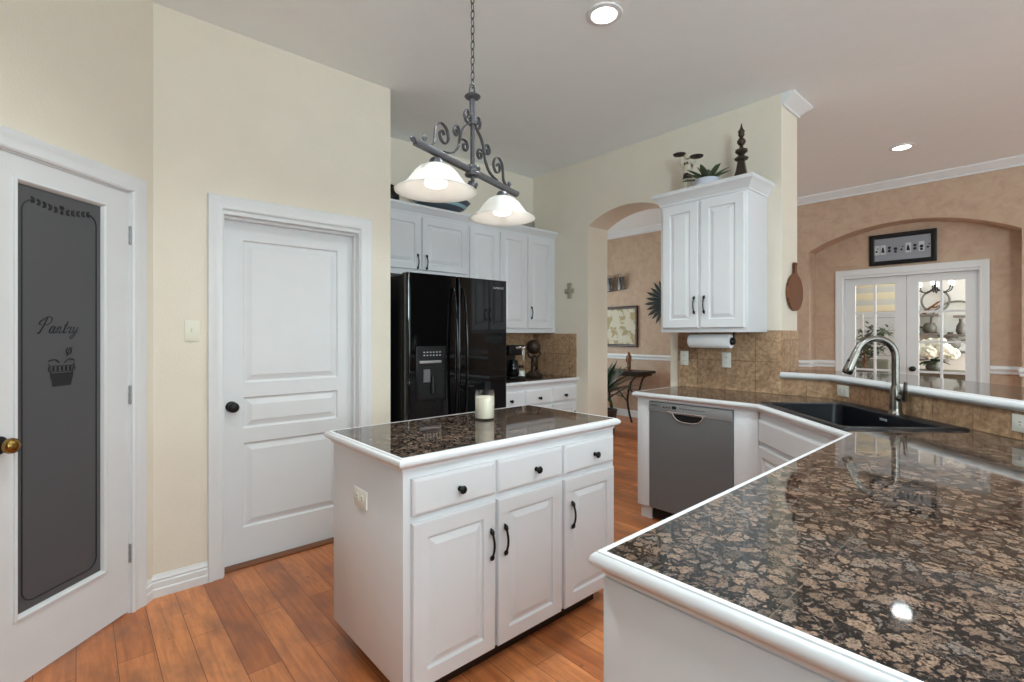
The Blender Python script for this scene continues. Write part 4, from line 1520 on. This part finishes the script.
jr = thing('spice_jar', 'small jar with pale label between coffee maker and statuette', 'jar', (3.255, 3.535, TOP))
JM = frame((3.255, 3.535, TOP))
mb = MB(JM); mb.lathe([(0.036, 0), (0.04, 0.006), (0.04, 0.075), (0.03, 0.09), (0.028, 0.098)], seg=22)
obj('body', mb, 'clear_glass', jr, smooth=45)
mb = MB(JM); mb.lathe([(0.0405, 0.012), (0.0408, 0.014), (0.0408, 0.066), (0.0405, 0.068)], seg=22, cap0=False, cap1=False)
obj('paper_label', mb, 'plate_white', jr)
mb = MB(JM); mb.lathe([(0.031, 0.096), (0.031, 0.118), (0.026, 0.122)], seg=22)
obj('lid', mb, 'bronze_dark', jr)

# decor above the refrigerator cabinets
bo = thing('serving_bowl', 'wide blue grey bowl leaning on top of the refrigerator cabinet', 'bowl', (2.40, 3.66, 2.42))
mb = MB(frame((2.40, 3.66, 2.42)))
mb.lathe([(0.09, 0), (0.10, 0.006), (0.16, 0.03), (0.24, 0.075), (0.30, 0.13), (0.306, 0.135), (0.298, 0.136), (0.235, 0.085), (0.15, 0.04), (0.02, 0.03)], seg=36)
mb.M = I4
bmesh.ops.transform(mb.bm, matrix=Matrix.Translation((2.40, 3.66, 2.42)) @ Matrix.Diagonal((1, 0.55, 1.0, 1)) @ Matrix.Translation((-2.40, -3.66, -2.42)), verts=mb.bm.verts)
obj('bowl_shell', mb, 'bowl_blue', bo, smooth=60)
mb = MB(frame((2.40, 3.66, 2.42)))
mb.lathe([(0.232, 0.0735), (0.238, 0.0715), (0.264, 0.0955), (0.26, 0.097)], seg=36, cap0=False, cap1=False)
bmesh.ops.transform(mb.bm, matrix=Matrix.Translation((2.40, 3.66, 2.42)) @ Matrix.Diagonal((1.02, 0.57, 1.0, 1)) @ Matrix.Translation((-2.40, -3.66, -2.42)), verts=mb.bm.verts)
obj('glaze_band', mb, 'bowl_glaze', bo, 'pale blue glazed band', smooth=60)
dv_ = thing('dark_vase', 'dark rounded vase at the left end of the cabinet tops', 'vase', (1.90, 3.66, 2.42))
mb = MB(frame((1.90, 3.66, 2.42))); mb.lathe([(0.045, 0), (0.08, 0.03), (0.085, 0.07), (0.05, 0.12), (0.03, 0.14), (0.042, 0.16), (0.034, 0.158), (0.02, 0.13)], seg=24)
obj('vase_body', mb, 'frame_black', dv_, smooth=60)
for s in (-1, 1):
    mb = MB(frame((1.90, 3.66, 2.42))); mb.tube([(s * 0.035, 0, 0.145), (s * 0.075, 0, 0.14), (s * 0.085, 0, 0.10), (s * 0.078, 0, 0.075)], 0.008, 8)
    obj('vase_handle', mb, 'frame_black', dv_, smooth=60)
jg = thing('lidded_jar', 'small grey lidded jar at the right end of the cabinet tops', 'jar', (3.46, 3.66, 2.42))
mb = MB(frame((3.46, 3.66, 2.42))); mb.lathe([(0.05, 0), (0.075, 0.03), (0.08, 0.08), (0.06, 0.125), (0.055, 0.13)], seg=24)
obj('jar_body', mb, 'jar_grey', jg, smooth=60)
mb = MB(frame((3.46, 3.66, 2.42))); mb.lathe([(0.058, 0.13), (0.055, 0.14), (0.03, 0.155), (0.01, 0.16), (0.014, 0.172), (0.004, 0.18)], seg=24)
obj('lid', mb, 'bronze_dark', jg, smooth=60)

# ------------------------------------------------------------------ pendant over the island
HX, HY = 1.367, 1.816
LM = frame((HX, HY, 0), 19)
pl = thing('pendant_light', 'scrolled iron island pendant with two white bell shades', 'pendant light', (HX, HY, CEIL), 19)
mb = MB(LM); mb.lathe([(0.06, CEIL - 0.001), (0.06, CEIL - 0.012), (0.035, CEIL - 0.028), (0.01, CEIL - 0.034)], seg=24)
obj('ceiling_cap', mb, 'pewter_iron', pl, smooth=40)
mb = MB(LM)
z = CEIL - 0.030
i = 0
while z > 2.535:
    pts = []
    for k in range(13):
        a = 2 * PI * k / 12
        u, w = 0.0085 * math.cos(a), 0.0215 * math.sin(a)
        pts.append((u, 0, z - 0.02 + w) if i % 2 == 0 else (0, u, z - 0.02 + w))
    mb.tube(pts, 0.0026, 6)
    z -= 0.0355
    i += 1
obj('chain', mb, 'pewter_iron', pl, smooth=60)
mb = MB(LM)
mb.tube([(0.024 * math.cos(a * PI / 12), 0, 2.466 + 0.056 * math.sin(a * PI / 12)) for a in range(13)], 0.0045, 8)
obj('loop', mb, 'pewter_iron', pl, smooth=60)
mb = MB(LM)
mb.lathe([(0.0155, 2.447), (0.033, 2.455), (0.038, 2.461), (0.036, 2.465), (0.022, 2.470), (0.010, 2.480)], seg=24)
mb.lathe([(0.0155, 2.34), (0.0155, 2.448)], seg=16)
mb.lathe([(0.019, 2.33), (0.020, 2.338), (0.020, 2.352), (0.019, 2.36)], seg=16)
mb.lathe([(0.0105, 2.10), (0.0105, 2.34)], seg=14)
obj('stem', mb, 'pewter_iron', pl, smooth=40)
mb = MB(LM)
mb.lathe([(0.02, 2.088), (0.034, 2.092), (0.037, 2.10), (0.032, 2.108), (0.032, 2.118), (0.037, 2.126), (0.034, 2.136), (0.02, 2.142)], seg=24)
obj('hub', mb, 'pewter_iron', pl, smooth=40)
mb = MB(LM)
mb.lathe([(0.008, 2.09), (0.008, 2.072), (0.02, 2.066), (0.026, 2.052), (0.02, 2.036), (0.008, 2.028), (0.011, 2.02), (0.003, 2.008)], seg=18)
obj('finial', mb, 'pewter_iron', pl, smooth=60)
mb = MB(LM)
mb.box(-0.405, 0.425, -0.011, 0.011, 2.100, 2.128, 0.003)
for s, x in ((-1, -0.405), (1, 0.425)):
    mb.tube([(x + s * p.x, 0, 2.114 + p.y) for p in smooth2([(0, 0), (0.010, 0.002), (0.016, 0.008), (0.010, 0.013), (0.004, 0.010)])], 0.008, 8)
obj('bar', mb, 'pewter_iron', pl, smooth=40)
for s in (-1, 1):
    mb = MB(LM)

    def cur(pp, r=0.0055):
        mb.tube([(s * p.x, 0, p.y) for p in smooth2(pp, 7)], r, 7, flat=(1.5, 0.75))

    cur([(0.016, 2.335), (0.045, 2.315), (0.078, 2.285), (0.10, 2.24), (0.112, 2.195), (0.14, 2.16), (0.175, 2.143), (0.22, 2.133)])
    cur([(0.315, 2.128), (0.285, 2.15), (0.277, 2.19), (0.268, 2.228), (0.236, 2.25), (0.198, 2.236), (0.186, 2.20), (0.208, 2.172), (0.238, 2.18), (0.246, 2.206), (0.228, 2.22), (0.216, 2.206)])
    cur([(0.100, 2.235), (0.108, 2.27), (0.128, 2.28), (0.146, 2.262), (0.142, 2.24), (0.126, 2.236), (0.122, 2.252), (0.131, 2.26)])
    cur([(0.104, 2.225), (0.085, 2.235), (0.055, 2.235), (0.040, 2.213), (0.052, 2.193), (0.072, 2.197), (0.074, 2.216), (0.060, 2.220)])
    cur([(0.012, 2.335), (0.03, 2.325), (0.056, 2.333), (0.064, 2.36), (0.048, 2.382), (0.032, 2.372), (0.034, 2.354), (0.046, 2.352)])
    obj('scroll', mb, 'pewter_iron', pl, smooth=60)
    mb = MB(LM)
    mb.lathe([(0.009, 2.128), (0.005, 2.135), (0.011, 2.146), (0.008, 2.158), (0.002, 2.162)], (s * 0.345, 0, 0), seg=12)
    obj('bead', mb, 'pewter_iron', pl, smooth=60)
for s in (-1, 1):
    sx_ = s * 0.271
    mb = MB(LM)
    mb.lathe([(0.012, 2.104), (0.022, 2.10), (0.028, 2.09), (0.034, 2.072), (0.038, 2.056), (0.025, 2.05)], (sx_, 0, -0.012), seg=20)
    obj('socket', mb, 'pewter_iron', pl, smooth=45)
    mb = MB(LM)
    pr = [(0.034, 2.060), (0.048, 2.056), (0.070, 2.045), (0.090, 2.026), (0.106, 2.004), (0.120, 1.984), (0.136, 1.968), (0.154, 1.957), (0.167, 1.951), (0.170, 1.947),
          (0.166, 1.946), (0.152, 1.952), (0.133, 1.963), (0.116, 1.980), (0.102, 2.000), (0.086, 2.022), (0.068, 2.040), (0.047, 2.051), (0.034, 2.054)]
    mb.lathe([(r, h) for r, h in pr], (sx_, 0, 0.003), seg=44, cap0=False, cap1=False)
    shd = obj('shade', mb, 'shade_glass', pl, smooth=60)
    mb = MB(LM)
    mb.lathe([(0.018, 2.05), (0.024, 2.02), (0.046, 1.995), (0.049, 1.985), (0.044, 1.975), (0.025, 1.969), (0.004, 1.967)], (sx_, 0, 0), seg=24)
    obj('bulb', mb, 'bulb_glow', shd, smooth=60)
    ld = bpy.data.lights.new('bulb_light', 'POINT')
    ld.energy = 0.7
    ld.color = (1, 0.93, 0.84)
    ld.shadow_soft_size = 0.045
    lo = bpy.data.objects.new('bulb_light', ld)
    COL.objects.link(lo)
    lo.location = LM @ Vector((sx_, 0, 1.915))

# recessed ceiling lights; the last three are added out of view for overhead light
for (x, y, label, pw) in ((2.098, 1.621, 'recessed ceiling light above the kitchen, nearest the island pendant', 22),
                          (5.622, 0.962, 'recessed ceiling light in front of the peach wall', 14),
                          (0.45, 1.55, 'added unseen recessed light before the pantry door, above the frame', 20),
                          (1.90, -0.15, 'added unseen recessed light over the peninsula, above the frame', 20),
                          (0.30, -0.60, 'added unseen recessed light behind the camera', 20)):
    t = thing('recessed_light', label, 'ceiling light', (x, y, CEIL))
    mb = MB(frame((x, y, CEIL)))
    mb.lathe([(0.095, -0.0005), (0.093, -0.006), (0.07, -0.010), (0.066, -0.006), (0.066, -0.001)], seg=32, cap0=False, cap1=False)
    obj('trim_ring', mb, 'trim_white', t, smooth=50)
    mb = MB(frame((x, y, CEIL))); mb.lathe([(0.067, -0.001), (0.064, -0.004), (0.02, -0.005)], seg=32)
    obj('lens', mb, 'can_glow', t, smooth=50)
    ld = bpy.data.lights.new('downlight', 'SPOT')
    ld.energy = pw * 4
    ld.spot_size = math.radians(140)
    ld.spot_blend = 0.8
    ld.shadow_soft_size = 0.07
    ld.color = (0.88, 1.0, 1.0)
    lo = bpy.data.objects.new('downlight', ld)
    COL.objects.link(lo)
    lo.location = (x, y, CEIL - 0.03)

# ------------------------------------------------------------------ next room, through the archway
mp = thing('framed_map', 'framed world map on the peach wall behind the archway', 'picture', (XF, 4.90, 1.48), -90)
MF = frame((XF, 4.90, 0), -90)
mb = MB(MF)
mb.sweep([(-0.335, 1.15), (0.335, 1.15), (0.335, 1.825), (-0.335, 1.825)], [(0, 0.002), (0.0, 0.03), (0.012, 0.034), (0.035, 0.026), (0.045, 0.018), (0.045, 0.002)], lambda u, v, h: (u, -h, v), True)
obj('frame', mb, 'frame_mahogany', mp)
mb = MB(MF); mb.box(-0.295, 0.295, -0.012, -0.002, 1.19, 1.785)
obj('map_print', mb, 'map_print', mp)

ws = thing('wall_sculpture', 'silver metal wall sculpture of two figures above the framed map', 'wall art', (XF, 4.90, 2.08), -90)
WM = frame((XF, 4.90, 0), -90)
for i, x in enumerate((-0.19, 0.03)):
    mb = MB(WM)
    rings = []
    for j in range(9):
        a = -1.1 + 2.2 * j / 8
        rings.append([(x + 0.09 * math.sin(a), -0.03 - 0.06 * math.cos(a), z) for z in (2.10, 2.2, 2.31)] + [(x + 0.084 * math.sin(a), -0.025 - 0.055 * math.cos(a), z) for z in (2.31, 2.2, 2.10)])
    mb.loops(rings)
    obj('cup', mb, 'metal_sculpture', ws)
    mb = MB(WM)
    mb.tube([(x + 0.02, -0.09, 2.12), (x + 0.03, -0.10, 2.2), (x + 0.01, -0.10, 2.28), (x - 0.02, -0.11, 2.34)], [0.02, 0.018, 0.012, 0.008], 8)
    mb.tube([(x + 0.05, -0.08, 2.12), (x + 0.055, -0.085, 2.22), (x + 0.05, -0.085, 2.30), (x + 0.02, -0.095, 2.35), (x - 0.03, -0.10, 2.345)], [0.012, 0.012, 0.01, 0.008, 0.006], 8)
    obj('bird', mb, 'metal_sculpture', ws, smooth=60)
mb = MB(WM); mb.tube([(-0.30, -0.02, 2.09), (-0.1, -0.04, 2.095), (0.12, -0.03, 2.12)], 0.008, 8)
obj('wire_rail', mb, 'black_iron', ws)

sbx = thing('starburst_decor', 'dark spiky starburst hanging on the peach wall by the hanging cabinet', 'wall art', (XF, 4.045, 1.86), -90)
SB = frame((XF, 4.045, 0), -90)
for i in range(24):
    a = 2 * PI * i / 24 + 0.05
    mb = MB(SB)
    L = 0.375 if i % 2 == 0 else 0.35
    c, s = math.cos(a), math.sin(a)
    rings = []
    for f, w in ((0.12, 0.010), (0.55, 0.026), (0.8, 0.024), (1.0, 0.002)):
        px, pz = L * f * c, 1.86 + L * f * s
        y = -0.02 - 0.02 * f
        rings.append([(px - s * w, y, pz + c * w), (px, y - 0.008, pz), (px + s * w, y, pz - c * w), (px, y + 0.003, pz)])
    mb.loops(rings)
    obj('spike', mb, 'spike_black', sbx)
mb = MB(SB); mb.lathe([(0.06, 0.001), (0.06, 0.02), (0.04, 0.04), (0.01, 0.046)], (0, 0, 1.86), 'y', 20)
obj('center_boss', mb, 'spike_black', sbx)

tb = thing('console_table', 'dark console table with curved legs against the peach wall', 'table', (6.5, 4.62, 0))
TM = frame((6.5, 4.62, 0), -90)      # local x along -Y
mb = MB(TM); mb.box(-0.55, 0.43, -0.18, 0.22, 0.75, 0.79, 0.006); mb.box(-0.50, 0.38, -0.15, 0.19, 0.71, 0.752, 0.003)
obj('top', mb, 'dark_furniture', tb)
for x in (-0.40, 0.17):
    for y in (-0.13, 0.17):
        mb = MB(TM)
        mb.tube([(x + p.x, y, p.y) for p in smooth2([(0.14, 0.715), (0.06, 0.66), (0.01, 0.52), (-0.02, 0.35), (0.01, 0.15), (0.06, 0.0)])], 0.017, 8)
        obj('leg', mb, 'dark_furniture', tb, smooth=60)
mb = MB(TM)
for y in (-0.13, 0.17):
    mb.tube([(-0.41, y, 0.3), (-0.06, y, 0.52), (0.16, y, 0.3)], 0.012, 8)
obj('stretcher', mb, 'dark_furniture', tb, smooth=60)
for s in (0.10,):
    mb = MB(TM)
    mb.tube([(s + 0.20, -0.14, 0.72), (s + 0.12, -0.14, 0.62), (s + 0.10, -0.14, 0.5)], 0.015, 8)
    obj('scroll_bracket', mb, 'dark_furniture', tb, smooth=60)

cf_ = thing('carved_figure', 'slim brown carved wooden figure standing on the console table', 'statuette', (6.45, 4.50, 0.79), -90)
CFM = frame((6.45, 4.50, 0.79), -90)
J = [(0, 0, 0.12), (0, 0, 0.18), (0, 0, 0.235), (0, 0, 0.262), (0, 0, 0.295), (-0.035, 0, 0.22), (-0.042, -0.01, 0.16), (-0.02, -0.03, 0.13), (0.035, 0, 0.22), (0.042, -0.01, 0.16), (0.02, -0.03, 0.13), (0, 0, 0.06), (0, 0, 0.012)]
E = [(0, 1), (1, 2), (2, 3), (3, 4), (2, 5), (5, 6), (6, 7), (2, 8), (8, 9), (9, 10), (0, 11), (11, 12)]
RD = [0.034, 0.032, 0.03, 0.014, 0.024, 0.014, 0.012, 0.01, 0.014, 0.012, 0.01, 0.034, 0.036]
skin_body('body', J, E, RD, 'carved_brown', cf_, CFM)
mb = MB(CFM); mb.lathe([(0.045, 0), (0.045, 0.014), (0.038, 0.02)], seg=18)
obj('plinth', mb, 'carved_brown', cf_)

py = thing('potted_yucca', 'tall spiky green yucca in dark pot just past the archway', 'plant', (5.45, 4.22, 0))
YM = frame((5.45, 4.22, 0))
mb = MB(YM); mb.lathe([(0.13, 0), (0.15, 0.01), (0.185, 0.30), (0.19, 0.32), (0.175, 0.32), (0.165, 0.28), (0.02, 0.27)], seg=28)
obj('pot', mb, 'terracotta', py, smooth=45)
mb = MB(YM); mb.tube([(0, 0, 0.26), (0.01, 0, 0.4), (0.0, 0.01, 0.52)], [0.035, 0.03, 0.025], 10)
obj('stem', mb, 'carved_brown', py)
rnd = random.Random(11)
for i in range(56):
    mb = MB(YM)
    el = rnd.uniform(0.3, 1.35)
    leaf(mb, (0, 0, 0.45 + 0.12 * (i % 4) / 4), i * 2.399, el, rnd.uniform(0.6, 0.82), 0.03, rnd.uniform(0.15, 0.45), 0.3, 8)
    obj('leaf', mb, 'leaf_dark', py, smooth=30)

# ------------------------------------------------------------------ recess: picture, french doors
pc = thing('framed_photo_row', 'black framed row of small photographs above the french doors', 'picture', (XR, 1.205, 2.16), -90)
QF = frame((XR, 1.205, 0), -90)
mb = MB(QF)
mb.sweep([(-0.305, 2.165), (0.305, 2.165), (0.305, 2.525), (-0.305, 2.525)], [(0, 0.002), (0, 0.03), (0.008, 0.034), (0.04, 0.028), (0.05, 0.02), (0.05, 0.002)], lambda u, v, h: (u, -h, v), True)
obj('frame', mb, 'frame_black', pc)
mb = MB(QF); mb.box(-0.26, 0.26, -0.014, -0.002, 2.21, 2.48)
obj('mount', mb, 'photo_mat', pc)
prnd = random.Random(5)
for i in range(9):
    x = -0.232 + i * 0.058
    z = 2.345
    mb = MB(QF); mb.box(x - 0.025, x + 0.025, -0.0165, -0.0138, z - 0.055, z + 0.055)
    ph_ = obj('photograph', mb, 'photo_light' if i in (0, 1, 5, 7) else 'photo_mat', pc)
    mb = MB(QF)
    if i % 4 == 0:
        mb.lathe([(0.012, 0), (0.011, 0.002)], (x - 0.004, -0.016, z - 0.015), 'y', 14); mb.lathe([(0.008, 0), (0.007, 0.002)], (x + 0.008, -0.016, z + 0.018), 'y', 14)
    elif i % 4 == 1:
        mb.prism([(x - 0.018, z - 0.03), (x + 0.016, z - 0.036), (x + 0.006, z + 0.02), (x - 0.008, z + 0.034)], -0.018, -0.016, lambda u, v, h: (u, h, v))
    elif i % 4 == 2:
        mb.lathe([(0.016, 0), (0.015, 0.002)], (x, -0.016, z + 0.018), 'y', 14); mb.lathe([(0.016, 0), (0.015, 0.002)], (x, -0.016, z - 0.018), 'y', 14)
    else:
        mb.lathe([(0.018, 0), (0.017, 0.002)], (x, -0.016, z), 'y', 14); mb.box(x - 0.012, x + 0.012, -0.018, -0.016, z - 0.045, z - 0.02)
    obj('motif', mb, 'photo_dark', ph_)

fd = thing('door_3', 'white double french doors with divided glass panes in the recess', 'door', (XR, (DY0 + DY1) / 2, 0), -90, kind='structure')
FM = frame((XR, (DY0 + DY1) / 2, 0), -90)
hw = (DY1 - DY0) / 2
rows = [0.255 + 0.3395 * i for i in range(6)]
ypl = 0.045
for s in (-1, 1):
    a, b = (-hw + 0.012, -0.002) if s < 0 else (0.002, hw - 0.012)
    ga, gb = a + 0.105, b - 0.105
    mb = MB(FM)
    mb.box(a, ga, ypl, ypl + 0.04, 0.012, 2.035); mb.box(gb, b, ypl, ypl + 0.04, 0.012, 2.035)
    mb.box(ga, gb, ypl, ypl + 0.04, 0.012, rows[0]); mb.box(ga, gb, ypl, ypl + 0.04, rows[-1], 2.035)
    lf = obj('leaf', mb, 'door_white', fd)
    mb = MB(FM)
    mb.box((ga + gb) / 2 - 0.011, (ga + gb) / 2 + 0.011, ypl + 0.006, ypl + 0.034, rows[0], rows[-1])
    for z in rows[1:-1]:
        mb.box(ga, (ga + gb) / 2 - 0.011, ypl + 0.006, ypl + 0.034, z - 0.011, z + 0.011)
        mb.box((ga + gb) / 2 + 0.011, gb, ypl + 0.006, ypl + 0.034, z - 0.011, z + 0.011)
    obj('muntins', mb, 'door_white', lf)
    mb = MB(FM); mb.box(ga - 0.004, gb + 0.004, ypl + 0.018, ypl + 0.022, rows[0] - 0.004, rows[-1] + 0.004)
    obj('glass_pane', mb, 'clear_glass', lf)
    mb = MB(FM)
    mb.lathe([(0.03, 0), (0.03, 0.005), (0.014, 0.012), (0.012, 0.03), (0.026, 0.04), (0.028, 0.055), (0.012, 0.066)], (0.055 if s > 0 else -0.10, ypl, 0.965), 'y', 20)
    obj('knob', mb, 'black_iron', lf, smooth=55)
mb = MB(FM); casing(mb, -hw, hw, DZ)
mb.box(-hw, -hw + 0.01, -0.003, 0.12, 0, DZ); mb.box(hw - 0.01, hw, -0.003, 0.12, 0, DZ); mb.box(-hw + 0.01, hw - 0.01, -0.003, 0.12, 2.038, DZ)
struct('trim_9', mb, 'trim_white', 'white moulded casing around the french doors', 'door casing')

# ------------------------------------------------------------------ sitting room seen through the panes
sh_ = thing('display_shelf', 'grey wooden shelves with curved metal hoops beyond the french doors', 'shelf', (9.45, 1.1, 0))
for z, y0, y1 in ((1.66, 1.18, 1.46), (1.38, 1.18, 1.46), (1.63, 0.86, 1.02), (1.36, 0.86, 1.10), (1.12, 0.86, 1.24)):
    mb = MB(); mb.box(9.34, 9.58, y0, y1, z - 0.03, z)
    obj('shelf_board', mb, 'shelf_grey', sh_)
for cy0, cz0, rr0 in ((1.00, 1.55, 0.29), (1.42, 1.22, 0.25), (1.24, 1.86, 0.16)):
    mb = MB()
    mb.tube([(9.56, cy0 + rr0 * math.cos(2 * PI * k / 36), cz0 + rr0 * math.sin(2 * PI * k / 36)) for k in range(37)], 0.014, 8)
    obj('hoop', mb, 'shelf_grey', sh_, smooth=60)
vz = []
for name, label, y, z, pr in (
        ('round_vase', 'dark round woven vase on the upper display shelf', 1.29, 1.38, [(0.05, 0), (0.08, 0.03), (0.085, 0.08), (0.06, 0.14), (0.04, 0.15)]),
        ('ribbed_vase', 'large ribbed grey vase on the lower display shelf', 1.06, 1.12, [(0.06, 0), (0.11, 0.06), (0.12, 0.13), (0.08, 0.22), (0.03, 0.25), (0.035, 0.27)]),
        ('slim_vase', 'slim grey bottle vase on the right display shelf', 0.945, 1.36, [(0.04, 0), (0.06, 0.05), (0.05, 0.12), (0.02, 0.18), (0.024, 0.22)])):
    mb = MB(frame((9.44, y, z))); mb.lathe(pr, seg=22)
    tag(obj(name, mb, 'vase_grey', smooth=55), label, 'vase')
mb = MB()
mb.tube([(9.44, 1.33, 1.72), (9.43, 1.27, 1.76), (9.45, 1.2, 1.83), (9.46, 1.15, 1.86)], [0.016, 0.014, 0.012, 0.006], 8)
mb.tube([(9.43, 1.27, 1.76), (9.43, 1.22, 1.76), (9.43, 1.17, 1.79)], [0.012, 0.01, 0.005], 8)
mb.tube([(9.44, 1.36, 1.66), (9.44, 1.33, 1.72)], [0.03, 0.016], 8)
tag(obj('driftwood', mb, 'board_wood', smooth=60), 'twisted driftwood branch lying on the top display shelf', 'driftwood')

st_ = thing('side_table', 'low olive cabinet table under the white hydrangeas', 'table', (8.35, 1.05, 0))
mb = MB(); mb.box(8.12, 8.60, 0.70, 1.40, 0.86, 0.89, 0.004); mb.box(8.15, 8.57, 0.73, 1.37, 0.12, 0.86)
obj('body', mb, 'sofa_olive', st_)
for x in (8.18, 8.54):
    for y in (0.76, 1.34):
        mb = MB(); mb.box(x - 0.025, x + 0.025, y - 0.025, y + 0.025, 0, 0.12)
        obj('leg', mb, 'dark_furniture', st_)
hv = thing('hydrangea_vase', 'white hydrangea bouquet in vase beyond the right french door', 'flowers', (8.3, 1.10, 0.89))
mb = MB(frame((8.3, 1.10, 0.89))); mb.lathe([(0.05, 0), (0.075, 0.02), (0.08, 0.06), (0.05, 0.11), (0.055, 0.125)], seg=22)
obj('vase', mb, 'vase_grey', hv, smooth=55)
rnd = random.Random(2)
for (dx, dy, dz, r) in ((0, 0.0, 0.33, 0.085), (-0.05, 0.11, 0.26, 0.08), (-0.05, -0.10, 0.27, 0.08), (-0.1, 0.02, 0.24, 0.08), (0.05, 0.07, 0.32, 0.075), (0.02, -0.16, 0.22, 0.07), (-0.03, -0.06, 0.35, 0.07), (0.0, 0.17, 0.20, 0.065)):
    mb = MB()
    r *= 1.15
    cx, cy, cz = 8.3 + dx, 1.10 + dy * 1.15, 0.89 + dz
    bmesh.ops.create_icosphere(mb.bm, subdivisions=3, radius=r * 0.86, matrix=Matrix.Translation((cx, cy, cz)))
    for v in mb.bm.verts:
        d = (v.co - Vector((cx, cy, cz)))
        v.co += d.normalized() * rnd.uniform(-0.008, 0.018)
    obj('flower_head', mb, 'petal_white', hv, smooth=20)
mb = MB(frame((8.3, 1.10, 0.89)))
for i in range(14):
    leaf(mb, (0, 0, 0.11), i * 2.399, rnd.uniform(0.1, 0.8), rnd.uniform(0.16, 0.22), 0.035, 0.4)
obj('foliage', mb, 'leaf_dark', hv, smooth=30)

ch = thing('chandelier', 'glowing small chandelier beyond the right french door', 'chandelier', (8.9, 1.16, CEIL))
CHM = frame((8.9, 1.16, 0))
mb = MB(CHM); mb.tube([(0, 0, CEIL), (0, 0, 2.12)], 0.008, 8); mb.lathe([(0.008, 1.96), (0.018, 2.0), (0.012, 2.06), (0.008, 2.12)], seg=14); mb.lathe([(0.06, CEIL - 0.001), (0.05, CEIL - 0.03)], seg=18)
obj('stem', mb, 'black_iron', ch)
for i in range(6):
    a = 2 * PI * i / 6
    mb = MB(CHM)
    mb.tube([(p.x * math.cos(a), p.x * math.sin(a), p.y) for p in smooth2([(0.02, 2.0), (0.10, 1.94), (0.18, 1.97), (0.20, 2.03)])], 0.007, 7)
    ar = obj('arm', mb, 'black_iron', ch, smooth=60)
    mb = MB(CHM); mb.lathe([(0.012, 2.03), (0.022, 2.045), (0.024, 2.08), (0.016, 2.10)], (0.2 * math.cos(a), 0.2 * math.sin(a), 0), seg=14)
    obj('glass_cup', mb, 'lamp_glow', ar, smooth=60)

ot = thing('olive_tree', 'potted olive tree beyond the left french door', 'plant', (8.3, 1.84, 0))
OM = frame((8.3, 1.84, 0))
mb = MB(OM); mb.lathe([(0.12, 0), (0.14, 0.02), (0.15, 0.32), (0.13, 0.32), (0.02, 0.28)], seg=22)
obj('pot', mb, 'vase_grey', ot, smooth=45)
mb = MB(OM)
mb.tube([(0, 0, 0.28), (0.02, 0.01, 0.7), (0, 0, 1.05), (-0.02, 0.01, 1.3)], [0.018, 0.015, 0.012, 0.007], 8)
tips = []
for i in range(16):
    a = i * 2.399
    h0 = 0.9 + 0.4 * (i / 16)
    e = Vector((0.24 * math.cos(a), 0.24 * math.sin(a), h0 + rnd.uniform(0.05, 0.35)))
    mb.tube([(0, 0, h0), (e.x * 0.5, e.y * 0.5, (h0 + e.z) / 2 + 0.03), tuple(e)], [0.006, 0.004, 0.002], 6)
    tips.append((Vector((0, 0, h0)), e))
obj('trunk', mb, 'carved_brown', ot, smooth=60)
mb = MB(OM)
for a0, e in tips:
    for k in range(44):
        f = rnd.uniform(0.3, 1.05)
        p = a0.lerp(e, f) + Vector((rnd.uniform(-.05, .05), rnd.uniform(-.05, .05), rnd.uniform(-.04, .05)))
        leaf(mb, tuple(p), rnd.uniform(0, 6.28), rnd.uniform(-0.6, 0.9), 0.085, 0.016, 0.2, 0.2, 3)
lv = obj('foliage', mb, 'leaf_olive', ot, smooth=30)

mb = MB(); mb.box(9.50, 9.56, 1.55, 2.82, 1.72, 2.45, 0.01)
tag(obj('window_shade', mb, 'shade_fabric'), 'banded cream fabric shade on the window beyond the left french door', 'window shade')
oc = thing('arm_chair', 'grey upholstered armchair low behind the left french door', 'chair', (8.9, 1.98, 0))
mb = MB(); mb.box(8.62, 9.2, 1.68, 2.28, 0.18, 0.45, 0.04)
obj('seat', mb, 'sofa_olive', oc)
mb = MB(); mb.box(9.06, 9.22, 1.70, 2.26, 0.44, 0.98, 0.05)
obj('backrest', mb, 'sofa_olive', oc)
for y in (1.64, 2.24):
    mb = MB(); mb.box(8.64, 9.18, y, y + 0.09, 0.40, 0.64, 0.03)
    obj('armrest', mb, 'sofa_olive', oc)
for x in (8.68, 9.14):
    for y in (1.72, 2.22):
        mb = MB(); mb.box(x - 0.02, x + 0.02, y - 0.02, y + 0.02, 0, 0.185)
        obj('leg', mb, 'dark_furniture', oc)
